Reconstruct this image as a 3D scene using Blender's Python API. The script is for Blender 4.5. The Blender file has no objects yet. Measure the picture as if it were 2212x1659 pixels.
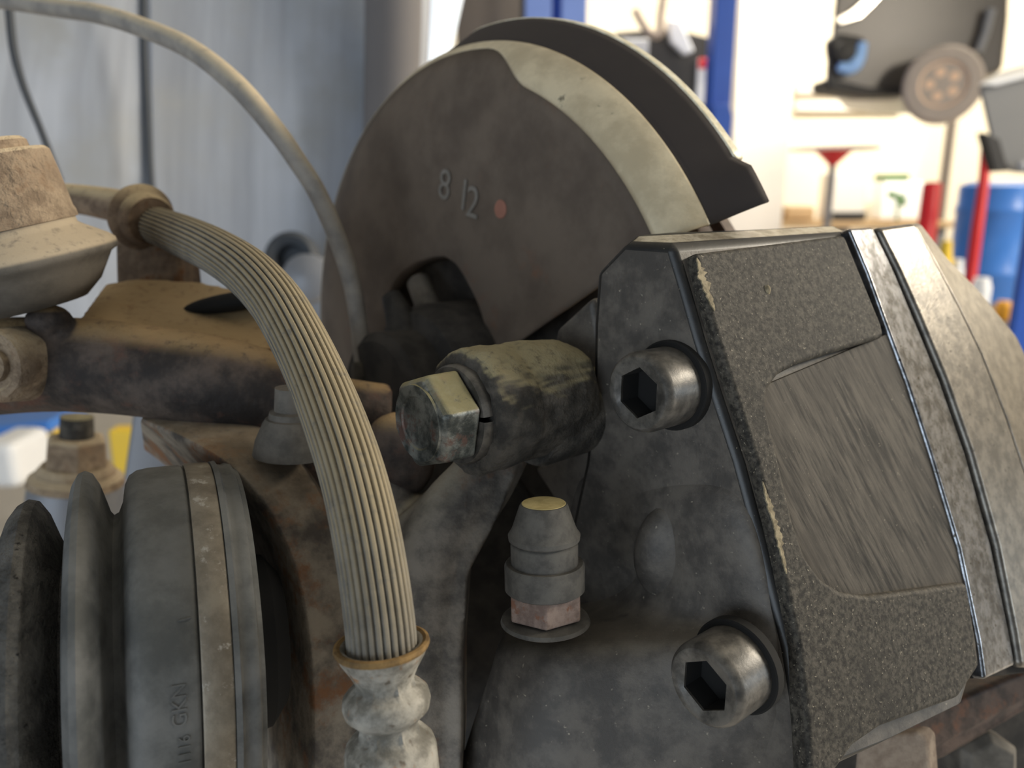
import bpy, bmesh, math, random
from mathutils import Vector, Matrix, noise as mnoise
random.seed(7)
scene = bpy.context.scene
COL = scene.collection

# ------------------------------------------------------------------ camera
PITCH = math.radians(14.0)
EYE = Vector((0, 0, 1.35))
FPX, CX, CY = 1700.0, 1106.0, 829.5
RIGHT = Vector((1, 0, 0))
FWD = Vector((0, math.cos(PITCH), -math.sin(PITCH)))
UP = Vector((0, math.sin(PITCH), math.cos(PITCH)))
cam_d = bpy.data.cameras.new('camera')
cam = bpy.data.objects.new('camera', cam_d)
COL.objects.link(cam)
cam.location = EYE
cam.rotation_euler = (math.radians(90) - PITCH, 0, 0)
cam_d.sensor_width = 36.0
cam_d.lens = 36.0 * FPX / 2212.0
cam_d.clip_start = 0.005
cam_d.clip_end = 60
cam_d.dof.use_dof = True
cam_d.dof.focus_distance = 0.192
cam_d.dof.aperture_fstop = cam_d.lens / 2.3        # phone lens: 2.3 mm pupil
scene.camera = cam

# ------------------------------------------------------------------ light
w = bpy.data.worlds.new('world')
scene.world = w
w.use_nodes = True
bg = w.node_tree.nodes['Background']
bg.inputs[0].default_value = (0.80, 0.90, 1.0, 1)
bg.inputs[1].default_value = 0.20


def area(name, loc, target, sx, sy, power, col):
    d = bpy.data.lights.new(name, 'AREA')
    d.shape = 'RECTANGLE'
    d.size, d.size_y = sx, sy
    d.energy = power
    d.color = col
    o = bpy.data.objects.new(name, d)
    COL.objects.link(o)
    o.location = loc
    o.rotation_euler = (Vector(target) - Vector(loc)).to_track_quat('-Z', 'Y').to_euler()
    return o


area('bay_door_daylight', (-2.6, -3.8, 1.15), (0, 0.2, 1.3), 4.0, 2.2, 95, (0.76, 0.88, 1.0))
area('side_window_daylight', (6.9, -0.6, 1.4), (0, 0.2, 1.35), 3.2, 1.0, 105, (0.78, 0.90, 1.0))
area('ceiling_tube_light_over_bay', (4.4, 1.2, 3.2), (0.3, 0.4, 1.3), 2.4, 0.5, 270, (1.0, 0.90, 0.74))
area('ceiling_tube_light_back', (3.0, 6.3, 4.0), (3.0, 8.0, 1.3), 4.5, 0.6, 430, (1.0, 0.93, 0.80))
vs = scene.view_settings
vs.view_transform = 'Standard'
vs.look = 'None'
vs.gamma = 1.0
vs.use_curve_mapping = False
vs.exposure = 0.0


# ------------------------------------------------------------------ frames
def C(x, y, z):
    """camera-frame point (x right, y down, z depth, metres) to the world"""
    return EYE + RIGHT * x - UP * y + FWD * z


def D(x, y, z):
    return (RIGHT * x - UP * y + FWD * z).normalized()


def P(px, py, d):
    return C((px - CX) / FPX * d, (py - CY) / FPX * d, d)


def RP(px, py, pt, nrm):
    """ray through a pixel met with a plane"""
    d = RIGHT * ((px - CX) / FPX) - UP * ((py - CY) / FPX) + FWD
    return EYE + d * ((pt - EYE).dot(nrm) / d.dot(nrm))


def depth(v):
    return (v - EYE).dot(FWD)


N = D(0.762, -0.149, 0.630)                         # wheel axis, pointing outboard
HUB = C(-0.0165, 0.0005, 0.33)
ZUP = Vector((0, 0, 1))


# ------------------------------------------------------------------ objects
def mark(o, label=None, cat=None, group=None, kind=None):
    if label: o['label'] = label
    if cat: o['category'] = cat
    if group: o['group'] = group
    if kind: o['kind'] = kind
    return o


def thing(name, loc, label, cat, group=None):
    o = bpy.data.objects.new(name, None)
    o.empty_display_size = 0.02
    COL.objects.link(o)
    o.location = loc
    return mark(o, label, cat, group)


def sharpen(me, ang):
    bm = bmesh.new(); bm.from_mesh(me)
    bmesh.ops.recalc_face_normals(bm, faces=bm.faces)
    for f in bm.faces: f.smooth = True
    for e in bm.edges:
        if len(e.link_faces) == 2 and e.calc_face_angle(0) > ang: e.smooth = False
    bm.to_mesh(me); bm.free()


def mesh(name, verts, faces, mat, parent=None, sharp=35, bevel=0, bseg=3, sub=0, label=None, recalc=True):
    """ONE mesh object; verts in world space"""
    org = Vector((0, 0, 0))
    if parent is not None:
        p = parent
        org = Vector((0, 0, 0))
        while p is not None:
            org += p.location
            p = p.parent
    else:
        xs = [Vector(v) for v in verts]
        org = Vector((sum(v.x for v in xs) / len(xs), sum(v.y for v in xs) / len(xs), min(v.z for v in xs)))
    me = bpy.data.meshes.new(name)
    me.from_pydata([tuple(Vector(v) - org) for v in verts], [], faces)
    me.update()
    sharpen(me, math.radians(180 if bevel else sharp))
    me.materials.append(mat)
    o = bpy.data.objects.new(name, me)
    COL.objects.link(o)
    if parent is not None: o.parent = parent
    else: o.location = org
    if bevel:
        b = o.modifiers.new('bevel', 'BEVEL'); b.width = bevel; b.segments = bseg
        b.limit_method = 'ANGLE'; b.angle_limit = math.radians(20); b.harden_normals = True
    if sub:
        s = o.modifiers.new('sub', 'SUBSURF'); s.levels = sub; s.render_levels = sub
    if label: o['label'] = label
    return o


def frame_of(axis, hint=None):
    a = axis.normalized()
    h = hint or (ZUP if abs(a.z) < 0.9 else RIGHT)
    u = (h - a * h.dot(a)).normalized()
    return a, u, a.cross(u)


def lathe_data(org, axis, prof, seg=64, a0=0.0, a1=None, hint=None, rfun=None):
    """prof: (s along axis, radius)"""
    a, u, v = frame_of(axis, hint)
    full = a1 is None
    n = seg if full else seg + 1
    V, F = [], []
    for s, r in prof:
        for k in range(n):
            t = (a0 + 2 * math.pi * k / seg) if full else a0 + (a1 - a0) * k / seg
            rr, ss = (rfun(s, r, t) if rfun else r), s
            if isinstance(rr, tuple): ss, rr = rr
            V.append(org + a * ss + (u * math.cos(t) + v * math.sin(t)) * rr)
    m = len(prof)
    for i in range(m - 1):
        for k in range(seg):
            k2 = (k + 1) % n
            F.append((i * n + k, i * n + k2, (i + 1) * n + k2, (i + 1) * n + k))
    if full:
        if prof[0][1] > 1e-6: F.append(tuple(range(n)))
        if prof[-1][1] > 1e-6: F.append(tuple((m - 1) * n + k for k in range(n)))
    return V, F


def lathe(name, org, axis, prof, mat, parent, seg=64, sharp=35, **k):
    lab = k.pop('label', None); bev = k.pop('bevel', 0)
    V, F = lathe_data(org, axis, prof, seg, **k)
    return mesh(name, V, F, mat, parent, sharp, label=lab, bevel=bev)


def spline(pts, n):
    """Catmull-Rom through tuples"""
    out = []
    L = len(pts)
    for i in range(L - 1):
        p0, p1, p2, p3 = pts[max(i - 1, 0)], pts[i], pts[i + 1], pts[min(i + 2, L - 1)]
        for j in range(n):
            t = j / n
            out.append(tuple(0.5 * (2 * b + (c - a) * t + (2 * a - 5 * b + 4 * c - d) * t * t + (3 * b - a - 3 * c + d) * t ** 3)
                             for a, b, c, d in zip(p0, p1, p2, p3)))
    out.append(tuple(pts[-1]))
    return out


def tube_data(path, radii, seg=24, rfun=None, squash=None, hint=None):
    """swept closed tube; squash=(ru, rv) factors on the two frame axes"""
    V, F = [], []
    n = len(path)
    u = None
    for i, p in enumerate(path):
        t = (path[min(i + 1, n - 1)] - path[max(i - 1, 0)]).normalized()
        if u is None: _, u, _ = frame_of(t, hint)
        u = (u - t * u.dot(t)).normalized()
        v = t.cross(u)
        for k in range(seg):
            a = 2 * math.pi * k / seg
            r = radii[i] * (rfun(a, i) if rfun else 1)
            su, sv = squash or (1, 1)
            V.append(p + u * math.cos(a) * r * su + v * math.sin(a) * r * sv)
    for i in range(n - 1):
        for k in range(seg):
            k2 = (k + 1) % seg
            F.append((i * seg + k, i * seg + k2, (i + 1) * seg + k2, (i + 1) * seg + k))
    F.append(tuple(reversed(range(seg))))
    F.append(tuple((n - 1) * seg + k for k in range(seg)))
    return V, F


def pxtube(pts, n=6, seg=24, **k):
    """pts: (px, py, depth, radius in px) -> tube data"""
    s = spline(pts, n)
    return tube_data([P(a, b, d) for a, b, d, r in s], [r * d / FPX for a, b, d, r in s], seg, **k)


def join(*dat):
    V, F = [], []
    for v, f in dat:
        o = len(V)
        V += list(v)
        F += [tuple(i + o for i in q) for q in f]
    return V, F


def prism_data(front, off):
    """closed prism from a front outline and an offset vector (or a list of back points)"""
    n = len(front)
    back = off if isinstance(off, list) else [p + off for p in front]
    F = [tuple(range(n)), tuple(reversed(range(n, 2 * n)))]
    for i in range(n):
        j = (i + 1) % n
        F.append((i, i + n, j + n, j))
    return list(front) + back, F


def box_data(c, s):
    V = [Vector((c[0] + x * s[0] / 2, c[1] + y * s[1] / 2, c[2] + z * s[2] / 2)) for x in (-1, 1) for y in (-1, 1) for z in (-1, 1)]
    return V, [(0, 1, 3, 2), (4, 6, 7, 5), (0, 4, 5, 1), (2, 3, 7, 6), (0, 2, 6, 4), (1, 5, 7, 3)]


def ball_data(c, rad, rot=None, seg=24, ring=14):
    V, F = [], []
    R = rot or Matrix.Identity(3)
    for i in range(ring + 1):
        th = math.pi * i / ring
        for k in range(seg):
            a = 2 * math.pi * k / seg
            V.append(c + R @ Vector((rad[0] * math.sin(th) * math.cos(a), rad[1] * math.sin(th) * math.sin(a), rad[2] * math.cos(th))))
    for i in range(ring):
        for k in range(seg):
            k2 = (k + 1) % seg
            F.append((i * seg + k, i * seg + k2, (i + 1) * seg + k2, (i + 1) * seg + k))
    return V, F


def cast(name, dat, mat, parent, voxel=0.0012, smooth=6, rough=0.0):
    """union of closed pieces fused by a voxel remesh, like a casting"""
    o = mesh(name, dat[0], dat[1], mat, parent, 180)
    r = o.modifiers.new('remesh', 'REMESH'); r.mode = 'VOXEL'; r.voxel_size = voxel; r.use_smooth_shade = True
    s = o.modifiers.new('smooth', 'SMOOTH'); s.factor = 0.5; s.iterations = smooth
    return o


# ------------------------------------------------------------------ materials
def S(r, g, b):
    f = lambda c: (c / 255 / 12.92) if c / 255 <= 0.04045 else ((c / 255 + 0.055) / 1.055) ** 2.4
    return (f(r), f(g), f(b), 1)


class NT:
    def __init__(self, name):
        self.m = bpy.data.materials.new(name); self.m.use_nodes = True
        self.t = self.m.node_tree; self.n = self.t.nodes; self.b = self.n['Principled BSDF']
        self.co = self.n.new('ShaderNodeTexCoord').outputs['Object']

    def link(self, a, b): self.t.links.new(a, b)

    def noise(self, scale, detail=4, rough=0.6, vec=None):
        n = self.n.new('ShaderNodeTexNoise'); n.inputs['Scale'].default_value = scale
        n.inputs['Detail'].default_value = detail; n.inputs['Roughness'].default_value = rough
        self.link(vec or self.co, n.inputs['Vector']); return n.outputs['Fac']

    def ramp(self, fac, lo, hi, inv=False):
        m = self.n.new('ShaderNodeMapRange'); m.interpolation_type = 'SMOOTHSTEP'
        m.inputs['From Min'].default_value = lo; m.inputs['From Max'].default_value = hi
        if inv: m.inputs['To Min'].default_value = 1; m.inputs['To Max'].default_value = 0
        self.link(fac, m.inputs['Value']); return m.outputs['Result']

    def math(self, op, a, b):
        m = self.n.new('ShaderNodeMath'); m.operation = op
        for i, x in enumerate((a, b)):
            if isinstance(x, (int, float)): m.inputs[i].default_value = x
            else: self.link(x, m.inputs[i])
        return m.outputs[0]

    def mix(self, fac, a, b):
        m = self.n.new('ShaderNodeMix'); m.data_type = 'RGBA'
        if isinstance(fac, (int, float)): m.inputs['Factor'].default_value = fac
        else: self.link(fac, m.inputs['Factor'])
        for x, s in ((a, m.inputs[6]), (b, m.inputs[7])):
            if isinstance(x, tuple): s.default_value = x
            else: self.link(x, s)
        return m.outputs[2]

    def upness(self, lo, hi):
        g = self.n.new('ShaderNodeNewGeometry')
        x = self.n.new('ShaderNodeSeparateXYZ'); self.link(g.outputs['Normal'], x.inputs[0])
        return self.ramp(x.outputs[2], lo, hi)

    def stretch(self, axes, scales):
        """coordinates along three axes, scaled"""
        c = self.n.new('ShaderNodeCombineXYZ')
        for i, (a, s) in enumerate(zip(axes, scales)):
            d = self.n.new('ShaderNodeVectorMath'); d.operation = 'DOT_PRODUCT'
            d.inputs[1].default_value = tuple(a * s); self.link(self.co, d.inputs[0])
            self.link(d.outputs['Value'], c.inputs[i])
        return c.outputs[0]

    def bump(self, fac, strength, dist):
        b = self.n.new('ShaderNodeBump'); b.inputs['Strength'].default_value = strength
        b.inputs['Distance'].default_value = dist
        self.link(fac, b.inputs['Height'])
        prev = self.b.inputs['Normal'].links
        if prev: self.link(prev[0].from_socket, b.inputs['Normal'])
        self.link(b.outputs[0], self.b.inputs['Normal'])


def plain(name, col, rough=0.5, metal=0.0, var=0.12, scale=6, emit=None, spec=0.5):
    k = NT(name)
    f = k.noise(scale, 3)
    d = tuple(c * (1 - var) for c in col[:3]) + (1,)
    l = tuple(min(1, c * (1 + var)) for c in col[:3]) + (1,)
    k.link(k.mix(f, d, l), k.b.inputs['Base Color'])
    k.b.inputs['Roughness'].default_value = rough
    k.b.inputs['Metallic'].default_value = metal
    k.b.inputs['Specular IOR Level'].default_value = spec
    if emit:
        k.b.inputs['Emission Color'].default_value = col
        k.b.inputs['Emission Strength'].default_value = emit
    return k.m


def grime(name, dark, light, scale=180, rough=0.6, metal=0.0, dust=None, dust_lo=0.3, dust_hi=0.8, dust_amt=0.9,
          rust=None, rust_scale=90, rust_lo=0.52, rust_hi=0.62, speck=None, speck_scale=900, speck_lo=0.62, speck_hi=0.7,
          bump=0.25, bump_scale=900, bump_dist=0.0006, spec=0.35, coarse=0.0, coat=0.0, contrast=(0.35, 0.65)):
    k = NT(name)
    c = k.mix(k.ramp(k.noise(scale, 5, 0.65), *contrast), dark, light)
    if rust: c = k.mix(k.ramp(k.noise(rust_scale, 6, 0.7), rust_lo, rust_hi), c, rust)
    if speck: c = k.mix(k.ramp(k.noise(speck_scale, 2, 0.5), speck_lo, speck_hi), c, speck)
    if dust:
        u = k.upness(dust_lo, dust_hi)
        f = k.math('MULTIPLY', u, k.ramp(k.noise(260, 6, 0.7), 0.22, 0.5))
        f = k.math('MULTIPLY', f, dust_amt)
        c = k.mix(f, c, dust)
        k.link(k.math('MAXIMUM', rough, k.math('MULTIPLY', f, 0.95)), k.b.inputs['Roughness'])
    else:
        k.b.inputs['Roughness'].default_value = rough
    k.link(c, k.b.inputs['Base Color'])
    k.b.inputs['Metallic'].default_value = metal
    k.b.inputs['Specular IOR Level'].default_value = spec
    k.b.inputs['Coat Weight'].default_value = coat
    k.b.inputs['Coat Roughness'].default_value = 0.25
    if bump: k.bump(k.noise(bump_scale, 5, 0.7), bump, bump_dist)
    if coarse: k.bump(k.noise(bump_scale * 0.22, 4, 0.6), coarse, bump_dist * 4)
    return k.m


T_AX = D(0.264, 0.964, -0.039)
M = {}
TAN = S(178, 166, 134)
M['hose'] = grime('hose_dusty_rubber', S(98, 96, 92), S(124, 120, 112), 120, 0.85, dust=S(154, 141, 115), dust_lo=0.05, dust_hi=0.6, bump=0.35, bump_scale=1600, bump_dist=0.0003)
M['cable'] = grime('cable_dusty_sheath', S(134, 130, 126), S(160, 154, 146), 90, 0.6, dust=S(206, 190, 162), dust_lo=0.1, dust_hi=0.8)
M['knuckle'] = grime('rusty_cast_iron', S(46, 41, 39), S(96, 84, 76), 60, 0.75, dust=S(186, 156, 112), dust_lo=0.62, dust_hi=1.0, dust_amt=0.8, rust=S(100, 72, 60), rust_scale=55, rust_lo=0.5, rust_hi=0.68, bump=0.5, bump_scale=700, coarse=0.35)
M['flangetop'] = grime('tan_dusty_iron', S(120, 96, 72), S(172, 144, 106), 60, 0.85, dust=S(196, 168, 126), dust_lo=0.2, dust_hi=0.8, rust=S(150, 104, 62), rust_scale=50, bump=0.5, bump_scale=600)
M['knuckle_grey'] = grime('dusty_cast_iron', S(84, 80, 76), S(140, 132, 122), 80, 0.75, dust=S(170, 160, 140), dust_lo=0.45, dust_hi=0.95, rust=S(120, 88, 66), rust_scale=50, rust_lo=0.55, rust_hi=0.7, bump=0.5, bump_scale=800, coarse=0.2)
M['arch'] = grime('rust_stained_housing', S(84, 78, 73), S(156, 145, 130), 70, 0.8, dust=S(170, 148, 118), dust_lo=0.6, dust_hi=1.0, dust_amt=0.5, rust=S(132, 94, 66), rust_scale=60, rust_lo=0.5, rust_hi=0.66, bump=0.5, bump_scale=800, coarse=0.25)
M['lug'] = grime('crusted_lug', S(52, 50, 47), S(92, 87, 80), 120, 0.8, dust=S(160, 150, 118), dust_lo=0.35, dust_hi=0.8, bump=0.9, bump_scale=420, bump_dist=0.0012, coarse=0.4)
M['bolt'] = grime('worn_steel_bolt', S(70, 74, 72), S(150, 152, 146), 160, 0.42, metal=0.55, dust=S(170, 162, 124), dust_lo=0.45, dust_hi=0.85, rust=S(122, 98, 90), rust_scale=110, rust_lo=0.56, rust_hi=0.66, bump=0.35, bump_scale=700)
M['caliper'] = grime('grimy_black_caliper', S(66, 62, 58), S(98, 92, 85), 110, 0.52, dust=S(130, 122, 108), dust_lo=0.6, dust_hi=1.0, dust_amt=0.35, speck=S(150, 142, 128), speck_scale=800, speck_lo=0.69, speck_hi=0.80, bump=0.4, bump_scale=1100, bump_dist=0.0003, spec=0.5)
M['caliper_face'] = grime('speckled_caliper_face', S(38, 36, 33), S(88, 83, 75), 760, 0.66, rust=S(46, 44, 41), rust_scale=45, rust_lo=0.5, rust_hi=0.72, speck=S(150, 142, 126), speck_scale=1500, speck_lo=0.64, speck_hi=0.78, bump=0.4, bump_scale=1500, bump_dist=0.0003, spec=0.22, contrast=(0.33, 0.70))
M['gloss'] = grime('glossy_black_paint', S(16, 15, 14), S(30, 28, 26), 200, 0.4, speck=S(160, 150, 130), speck_scale=1500, speck_lo=0.72, speck_hi=0.8, bump=0.15, bump_scale=900, bump_dist=0.0003, spec=0.6)
M['caltop'] = grime('lit_dusty_caliper_top', S(150, 140, 122), S(204, 196, 178), 200, 0.25, metal=0.2, bump=0.1, bump_scale=700, spec=0.7)  # dust tan, lightened further to carry the highlight on the top facet
M['silver'] = grime('worn_silver_edge', S(92, 92, 93), S(150, 152, 157), 240, 0.22, metal=0.85, speck=S(70, 66, 60), speck_scale=700, speck_lo=0.62, speck_hi=0.74, bump=0.2, bump_scale=800, bump_dist=0.0003, spec=0.6)
M['outboard'] = grime('worn_outboard_half', S(88, 84, 78), S(124, 118, 109), 200, 0.3, metal=0.55, speck=S(60, 56, 50), speck_scale=600, speck_lo=0.64, speck_hi=0.76, bump=0.25, bump_scale=800, bump_dist=0.0003, spec=0.6)
M['seam'] = plain('seam_dark', S(28, 24, 20), 0.9, scale=300)  # dark colour of the strip filling the gap between the halves
M['chip'] = grime('tan_chip', S(110, 100, 80), S(160, 148, 122), 500, 0.8)
M['screw'] = grime('blackened_screw', S(62, 60, 57), S(108, 104, 98), 160, 0.38, metal=0.25, bump=0.2, bump_scale=900, bump_dist=0.0003, spec=0.6)
M['hole'] = plain('recess_black', S(16, 15, 14), 0.9, scale=300)  # near-black imitates the shade inside sockets and recesses
M['shield'] = grime('brown_grey_shield', S(86, 75, 66), S(106, 94, 83), 28, 0.7, rust=S(112, 84, 68), rust_scale=30, rust_lo=0.6, rust_hi=0.75, bump=0.15, bump_scale=600, bump_dist=0.0003)
M['rim'] = grime('lit_dusty_shield_rim', S(190, 175, 146), S(220, 205, 174), 60, 0.34, metal=0.15, rust=S(120, 112, 94), rust_scale=110, rust_lo=0.62, rust_hi=0.72, bump=0.3, bump_scale=500)  # dusty tan, with the light on the rim put into the colour
M['flange'] = plain('dark_flange', S(54, 47, 44), 0.85, scale=120)  # flange darker than the face plate
M['lip'] = grime('backlit_flange_lip', S(226, 216, 186), S(250, 244, 222), 300, 0.3, metal=0.2, bump=0.5, bump_scale=700)  # near-white stands in for light catching the lip from behind
M['rubber'] = grime('black_boot_rubber', S(74, 75, 74), S(112, 112, 110), 60, 0.6, dust=S(120, 118, 110), dust_lo=0.2, dust_hi=1.0, dust_amt=0.3, bump=0.25, bump_scale=900, bump_dist=0.0003, spec=0.4)
M['crack'] = grime('perished_rubber', S(62, 61, 59), S(104, 102, 98), 120, 0.6, rust=S(30, 29, 28), rust_scale=420, rust_lo=0.6, rust_hi=0.66, bump=1.0, bump_scale=420, bump_dist=0.0016, coarse=0.2)
M['band'] = grime('tan_clamp_band', S(116, 107, 94), S(144, 135, 120), 120, 0.45, metal=0.2, rust=S(176, 170, 160), rust_scale=160, rust_lo=0.58, rust_hi=0.66, bump=0.3, bump_scale=700)
M['joint'] = grime('dust_caked_joint', S(130, 112, 94), S(176, 156, 132), 140, 0.9, dust=S(205, 186, 156), dust_lo=0.2, dust_hi=0.8, rust=S(146, 124, 102), rust_scale=70, bump=1.0, bump_scale=480, bump_dist=0.0014, coarse=0.5)
M['jointboot'] = grime('dusty_joint_boot', S(92, 88, 82), S(116, 110, 102), 60, 0.8, dust=S(186, 170, 146), dust_lo=-0.05, dust_hi=0.45, bump=0.2, bump_scale=800)
M['ferrule'] = grime('galvanised_ferrule', S(104, 101, 93), S(164, 160, 151), 160, 0.62, metal=0.0, rust=S(160, 108, 58), rust_scale=105, rust_lo=0.57, rust_hi=0.66, speck=S(96, 88, 78), speck_scale=420, speck_lo=0.6, speck_hi=0.74, bump=0.4, bump_scale=600)
M['ferrule_lip'] = grime('rusted_ferrule_lip', S(96, 76, 48), S(140, 112, 70), 200, 0.8)
M['dark'] = grime('dark_iron', S(40, 38, 36), S(66, 62, 58), 90, 0.7, bump=0.2)  # also colours the backing sheets that stand in for unlit gaps
M['dark2'] = grime('grey_oily_iron', S(84, 80, 74), S(112, 106, 98), 90, 0.7, bump=0.2)
M['cap'] = grime('dusty_bleed_cap', S(76, 74, 71), S(102, 99, 94), 160, 0.75, bump=0.2, bump_scale=900)
M['captop'] = grime('tan_cap_top', S(168, 152, 104), S(196, 180, 130), 160, 0.85)
M['nipple'] = grime('rusty_nipple_hex', S(116, 98, 90), S(150, 132, 122), 260, 0.75, rust=S(128, 92, 74), rust_scale=240, bump=0.4, bump_scale=700)
M['liner'] = None
M['bracket'] = grime('brown_hose_bracket', S(92, 76, 62), S(138, 118, 98), 90, 0.8, dust=S(196, 176, 140), dust_lo=0.2, dust_hi=0.8, rust=S(120, 84, 56), rust_scale=60)
M['black'] = plain('black_cable', S(60, 64, 70), 0.7, scale=60)
k = NT('wheel_arch_panel')
st = k.stretch((RIGHT, Vector((0, 1, 0)), ZUP), (22, 0.5, 1.1))
c = k.mix(k.ramp(k.noise(1.0, 5, 0.65, st), 0.3, 0.72), S(134, 139, 149), S(170, 176, 188))
c = k.mix(k.ramp(k.noise(7, 4), 0.45, 0.75), c, S(148, 150, 152))
k.link(c, k.b.inputs['Base Color']); k.b.inputs['Roughness'].default_value = 0.5
k.bump(k.noise(1.0, 3, 0.5, st), 0.25, 0.01)
M['liner'] = k.m
k = NT('scratched_panel')
ax1 = (D(1, 0, 0) * 0.49 + D(0, 1, 0) * 0.87).normalized()
ax2 = (D(1, 0, 0) * 0.87 - D(0, 1, 0) * 0.49).normalized()
st = k.stretch((ax1, ax2, ax1.cross(ax2)), (45, 520, 300))
c = k.mix(k.ramp(k.noise(1.0, 5, 0.7, st), 0.33, 0.62), S(34, 32, 29), S(92, 86, 78))
c = k.mix(k.ramp(k.noise(900, 3), 0.66, 0.76), c, S(130, 122, 108))
c = k.mix(k.ramp(k.noise(45, 4), 0.4, 0.75), c, S(68, 63, 57))
k.link(c, k.b.inputs['Base Color']); k.b.inputs['Roughness'].default_value = 0.68; k.b.inputs['Specular IOR Level'].default_value = 0.25
k.bump(k.noise(1.0, 4, 0.6, st), 0.3, 0.0004)
M['panel'] = k.m
# workshop
M['wall'] = plain('cream_wall', S(236, 226, 206), 0.8, scale=2, var=0.05)
M['pillar'] = plain('white_pillar', S(222, 216, 208), 0.75, scale=2, var=0.05)
M['floor'] = plain('workshop_concrete', S(186, 180, 172), 0.5, scale=3, var=0.12)
M['ceil'] = plain('ceiling_paint', S(200, 198, 192), 0.9, var=0.04)
M['blue'] = plain('lift_blue', S(40, 86, 182), 0.4, scale=4)
M['bluelight'] = plain('pale_blue_paint', S(130, 158, 232), 0.45, scale=4)
M['bluedrum'] = plain('drum_blue', S(66, 128, 215), 0.35, scale=3, var=0.25)
M['red'] = plain('signal_red', S(205, 30, 38), 0.4, scale=4)
M['charcoal'] = plain('machine_charcoal', S(44, 42, 41), 0.6, scale=6)
M['carpaint'] = plain('car_grey_paint', S(88, 83, 79), 0.35, metal=0.1, scale=3, var=0.2)
M['chrome'] = plain('bright_bonnet_shine', S(225, 220, 210), 0.15, metal=0.9, var=0.03)
M['lens'] = plain('blue_lens_reflection', S(150, 190, 245), 0.2, scale=3, var=0.1)
M['tyre'] = plain('tyre_rubber', S(176, 164, 154), 0.85, scale=8)
M['alloy'] = plain('tan_alloy', S(235, 200, 170), 0.45, metal=0.0, scale=6)
M['greybox'] = plain('grey_lift_box', S(120, 120, 120), 0.5, scale=4)
M['white'] = plain('white_paint', S(235, 236, 238), 0.5, var=0.03)
M['beam'] = plain('glow_white', (0.86, 0.93, 1.0, 1), 0.4, var=0.02, emit=0.85)
M['brown'] = plain('brown_cabinet', S(92, 84, 78), 0.7, scale=4)
M['wood'] = plain('bench_wood', S(176, 148, 112), 0.7, scale=6)
M['green'] = plain('leaf_green', S(70, 110, 60), 0.7, scale=30)
M['yellow'] = plain('bright_yellow', S(245, 205, 60), 0.5, var=0.05)
M['amber'] = plain('amber_plastic', S(226, 160, 40), 0.5, var=0.08)
M['edge'] = plain('brown_grey_edge', S(108, 104, 104), 0.8, scale=12)
M['tan'] = plain('tan_hose', S(206, 186, 164), 0.6)
M['grey'] = plain('grey_metal', S(130, 132, 138), 0.5, metal=0.3, scale=20)
M['padtab'] = grime('tan_pad_tab', S(128, 112, 98), S(156, 140, 124), 200, 0.8, bump=0.4)
M['disc'] = grime('brown_disc_edge', S(62, 50, 44), S(98, 80, 70), 150, 0.6, rust=S(110, 76, 58), bump=0.3)
M['chalk'] = plain('chalk_mark', S(122, 117, 110), 0.9, var=0.3, scale=500)
M['paintdot'] = plain('orange_paint_dot', S(150, 104, 88), 0.8, var=0.15, scale=400)


# ================================================================== ROOM
def struct(name, dat, mat):
    o = mesh(name, dat[0], dat[1], mat)
    o['kind'] = 'structure'
    return o


struct('floor', box_data((1.0, 3.0, -0.05), (16, 14, 0.1)), M['floor'])
struct('wall_back', box_data((1.0, 9.1, 2.2), (16, 0.2, 4.4)), M['wall'])
struct('wall_right', box_data((7.1, 3.0, 2.2), (0.2, 12.0, 4.4)), M['wall'])
struct('ceiling', box_data((1.0, 3.0, 4.45), (16, 14, 0.1)), M['ceil'])


def bgx(px, Y):
    """world x and z seen at a pixel on the vertical plane y = Y"""
    return lambda py: RP(px, py, Vector((0, Y, 0)), Vector((0, 1, 0)))


def Q(px, py, Y):
    return RP(px, py, Vector((0, Y, 0)), Vector((0, 1, 0)))


def column(name, px0, px1, py, Y, dep, z0, z1, mat, parent=None, bevel=0.01):
    a, b = Q(px0, py, Y), Q(px1, py, Y)
    d = box_data(((a.x + b.x) / 2, Y + dep / 2, (z0 + z1) / 2), (b.x - a.x, dep, z1 - z0))
    return mesh(name, d[0], d[1], mat, parent, bevel=bevel, bseg=2)


def slab(name, px0, py0, px1, py1, Y, dep, mat, parent=None, bevel=0.008):
    a, b = Q(px0, py0, Y), Q(px1, py1, Y)
    d = box_data(((a.x + b.x) / 2, Y + dep / 2, (a.z + b.z) / 2), (abs(b.x - a.x), dep, abs(a.z - b.z)))
    return mesh(name, d[0], d[1], mat, parent, bevel=bevel, bseg=2)


def outline(name, pts, Y, dep, mat, parent=None, bevel=0.01):
    d = prism_data([Q(x, y, Y) for x, y in pts], Vector(dep) if isinstance(dep, tuple) else Vector((0, dep, 0)))
    return mesh(name, d[0], d[1], mat, parent, bevel=bevel, bseg=2)


# ================================================================== BRAKE CALIPER
K_IN = 0.1589
IN_PT = EYE + N * 0                                   # plane n.X = K_IN in the camera frame
IN_PT = EYE + N * K_IN


def PI(px, py, off=0.0):
    return RP(px, py, IN_PT + N * off, N)


e1, e2, e3 = PI(1530, 800), PI(1700, 1400), P(2000, 870, 0.232)
R_N = (e2 - e1).cross(e3 - e1).normalized()           # outward face normal, towards the viewer
if R_N.dot(FWD) > 0: R_N = -R_N


def PO(px, py, off=0.0):
    return RP(px, py, e1 + R_N * off, R_N)


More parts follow.
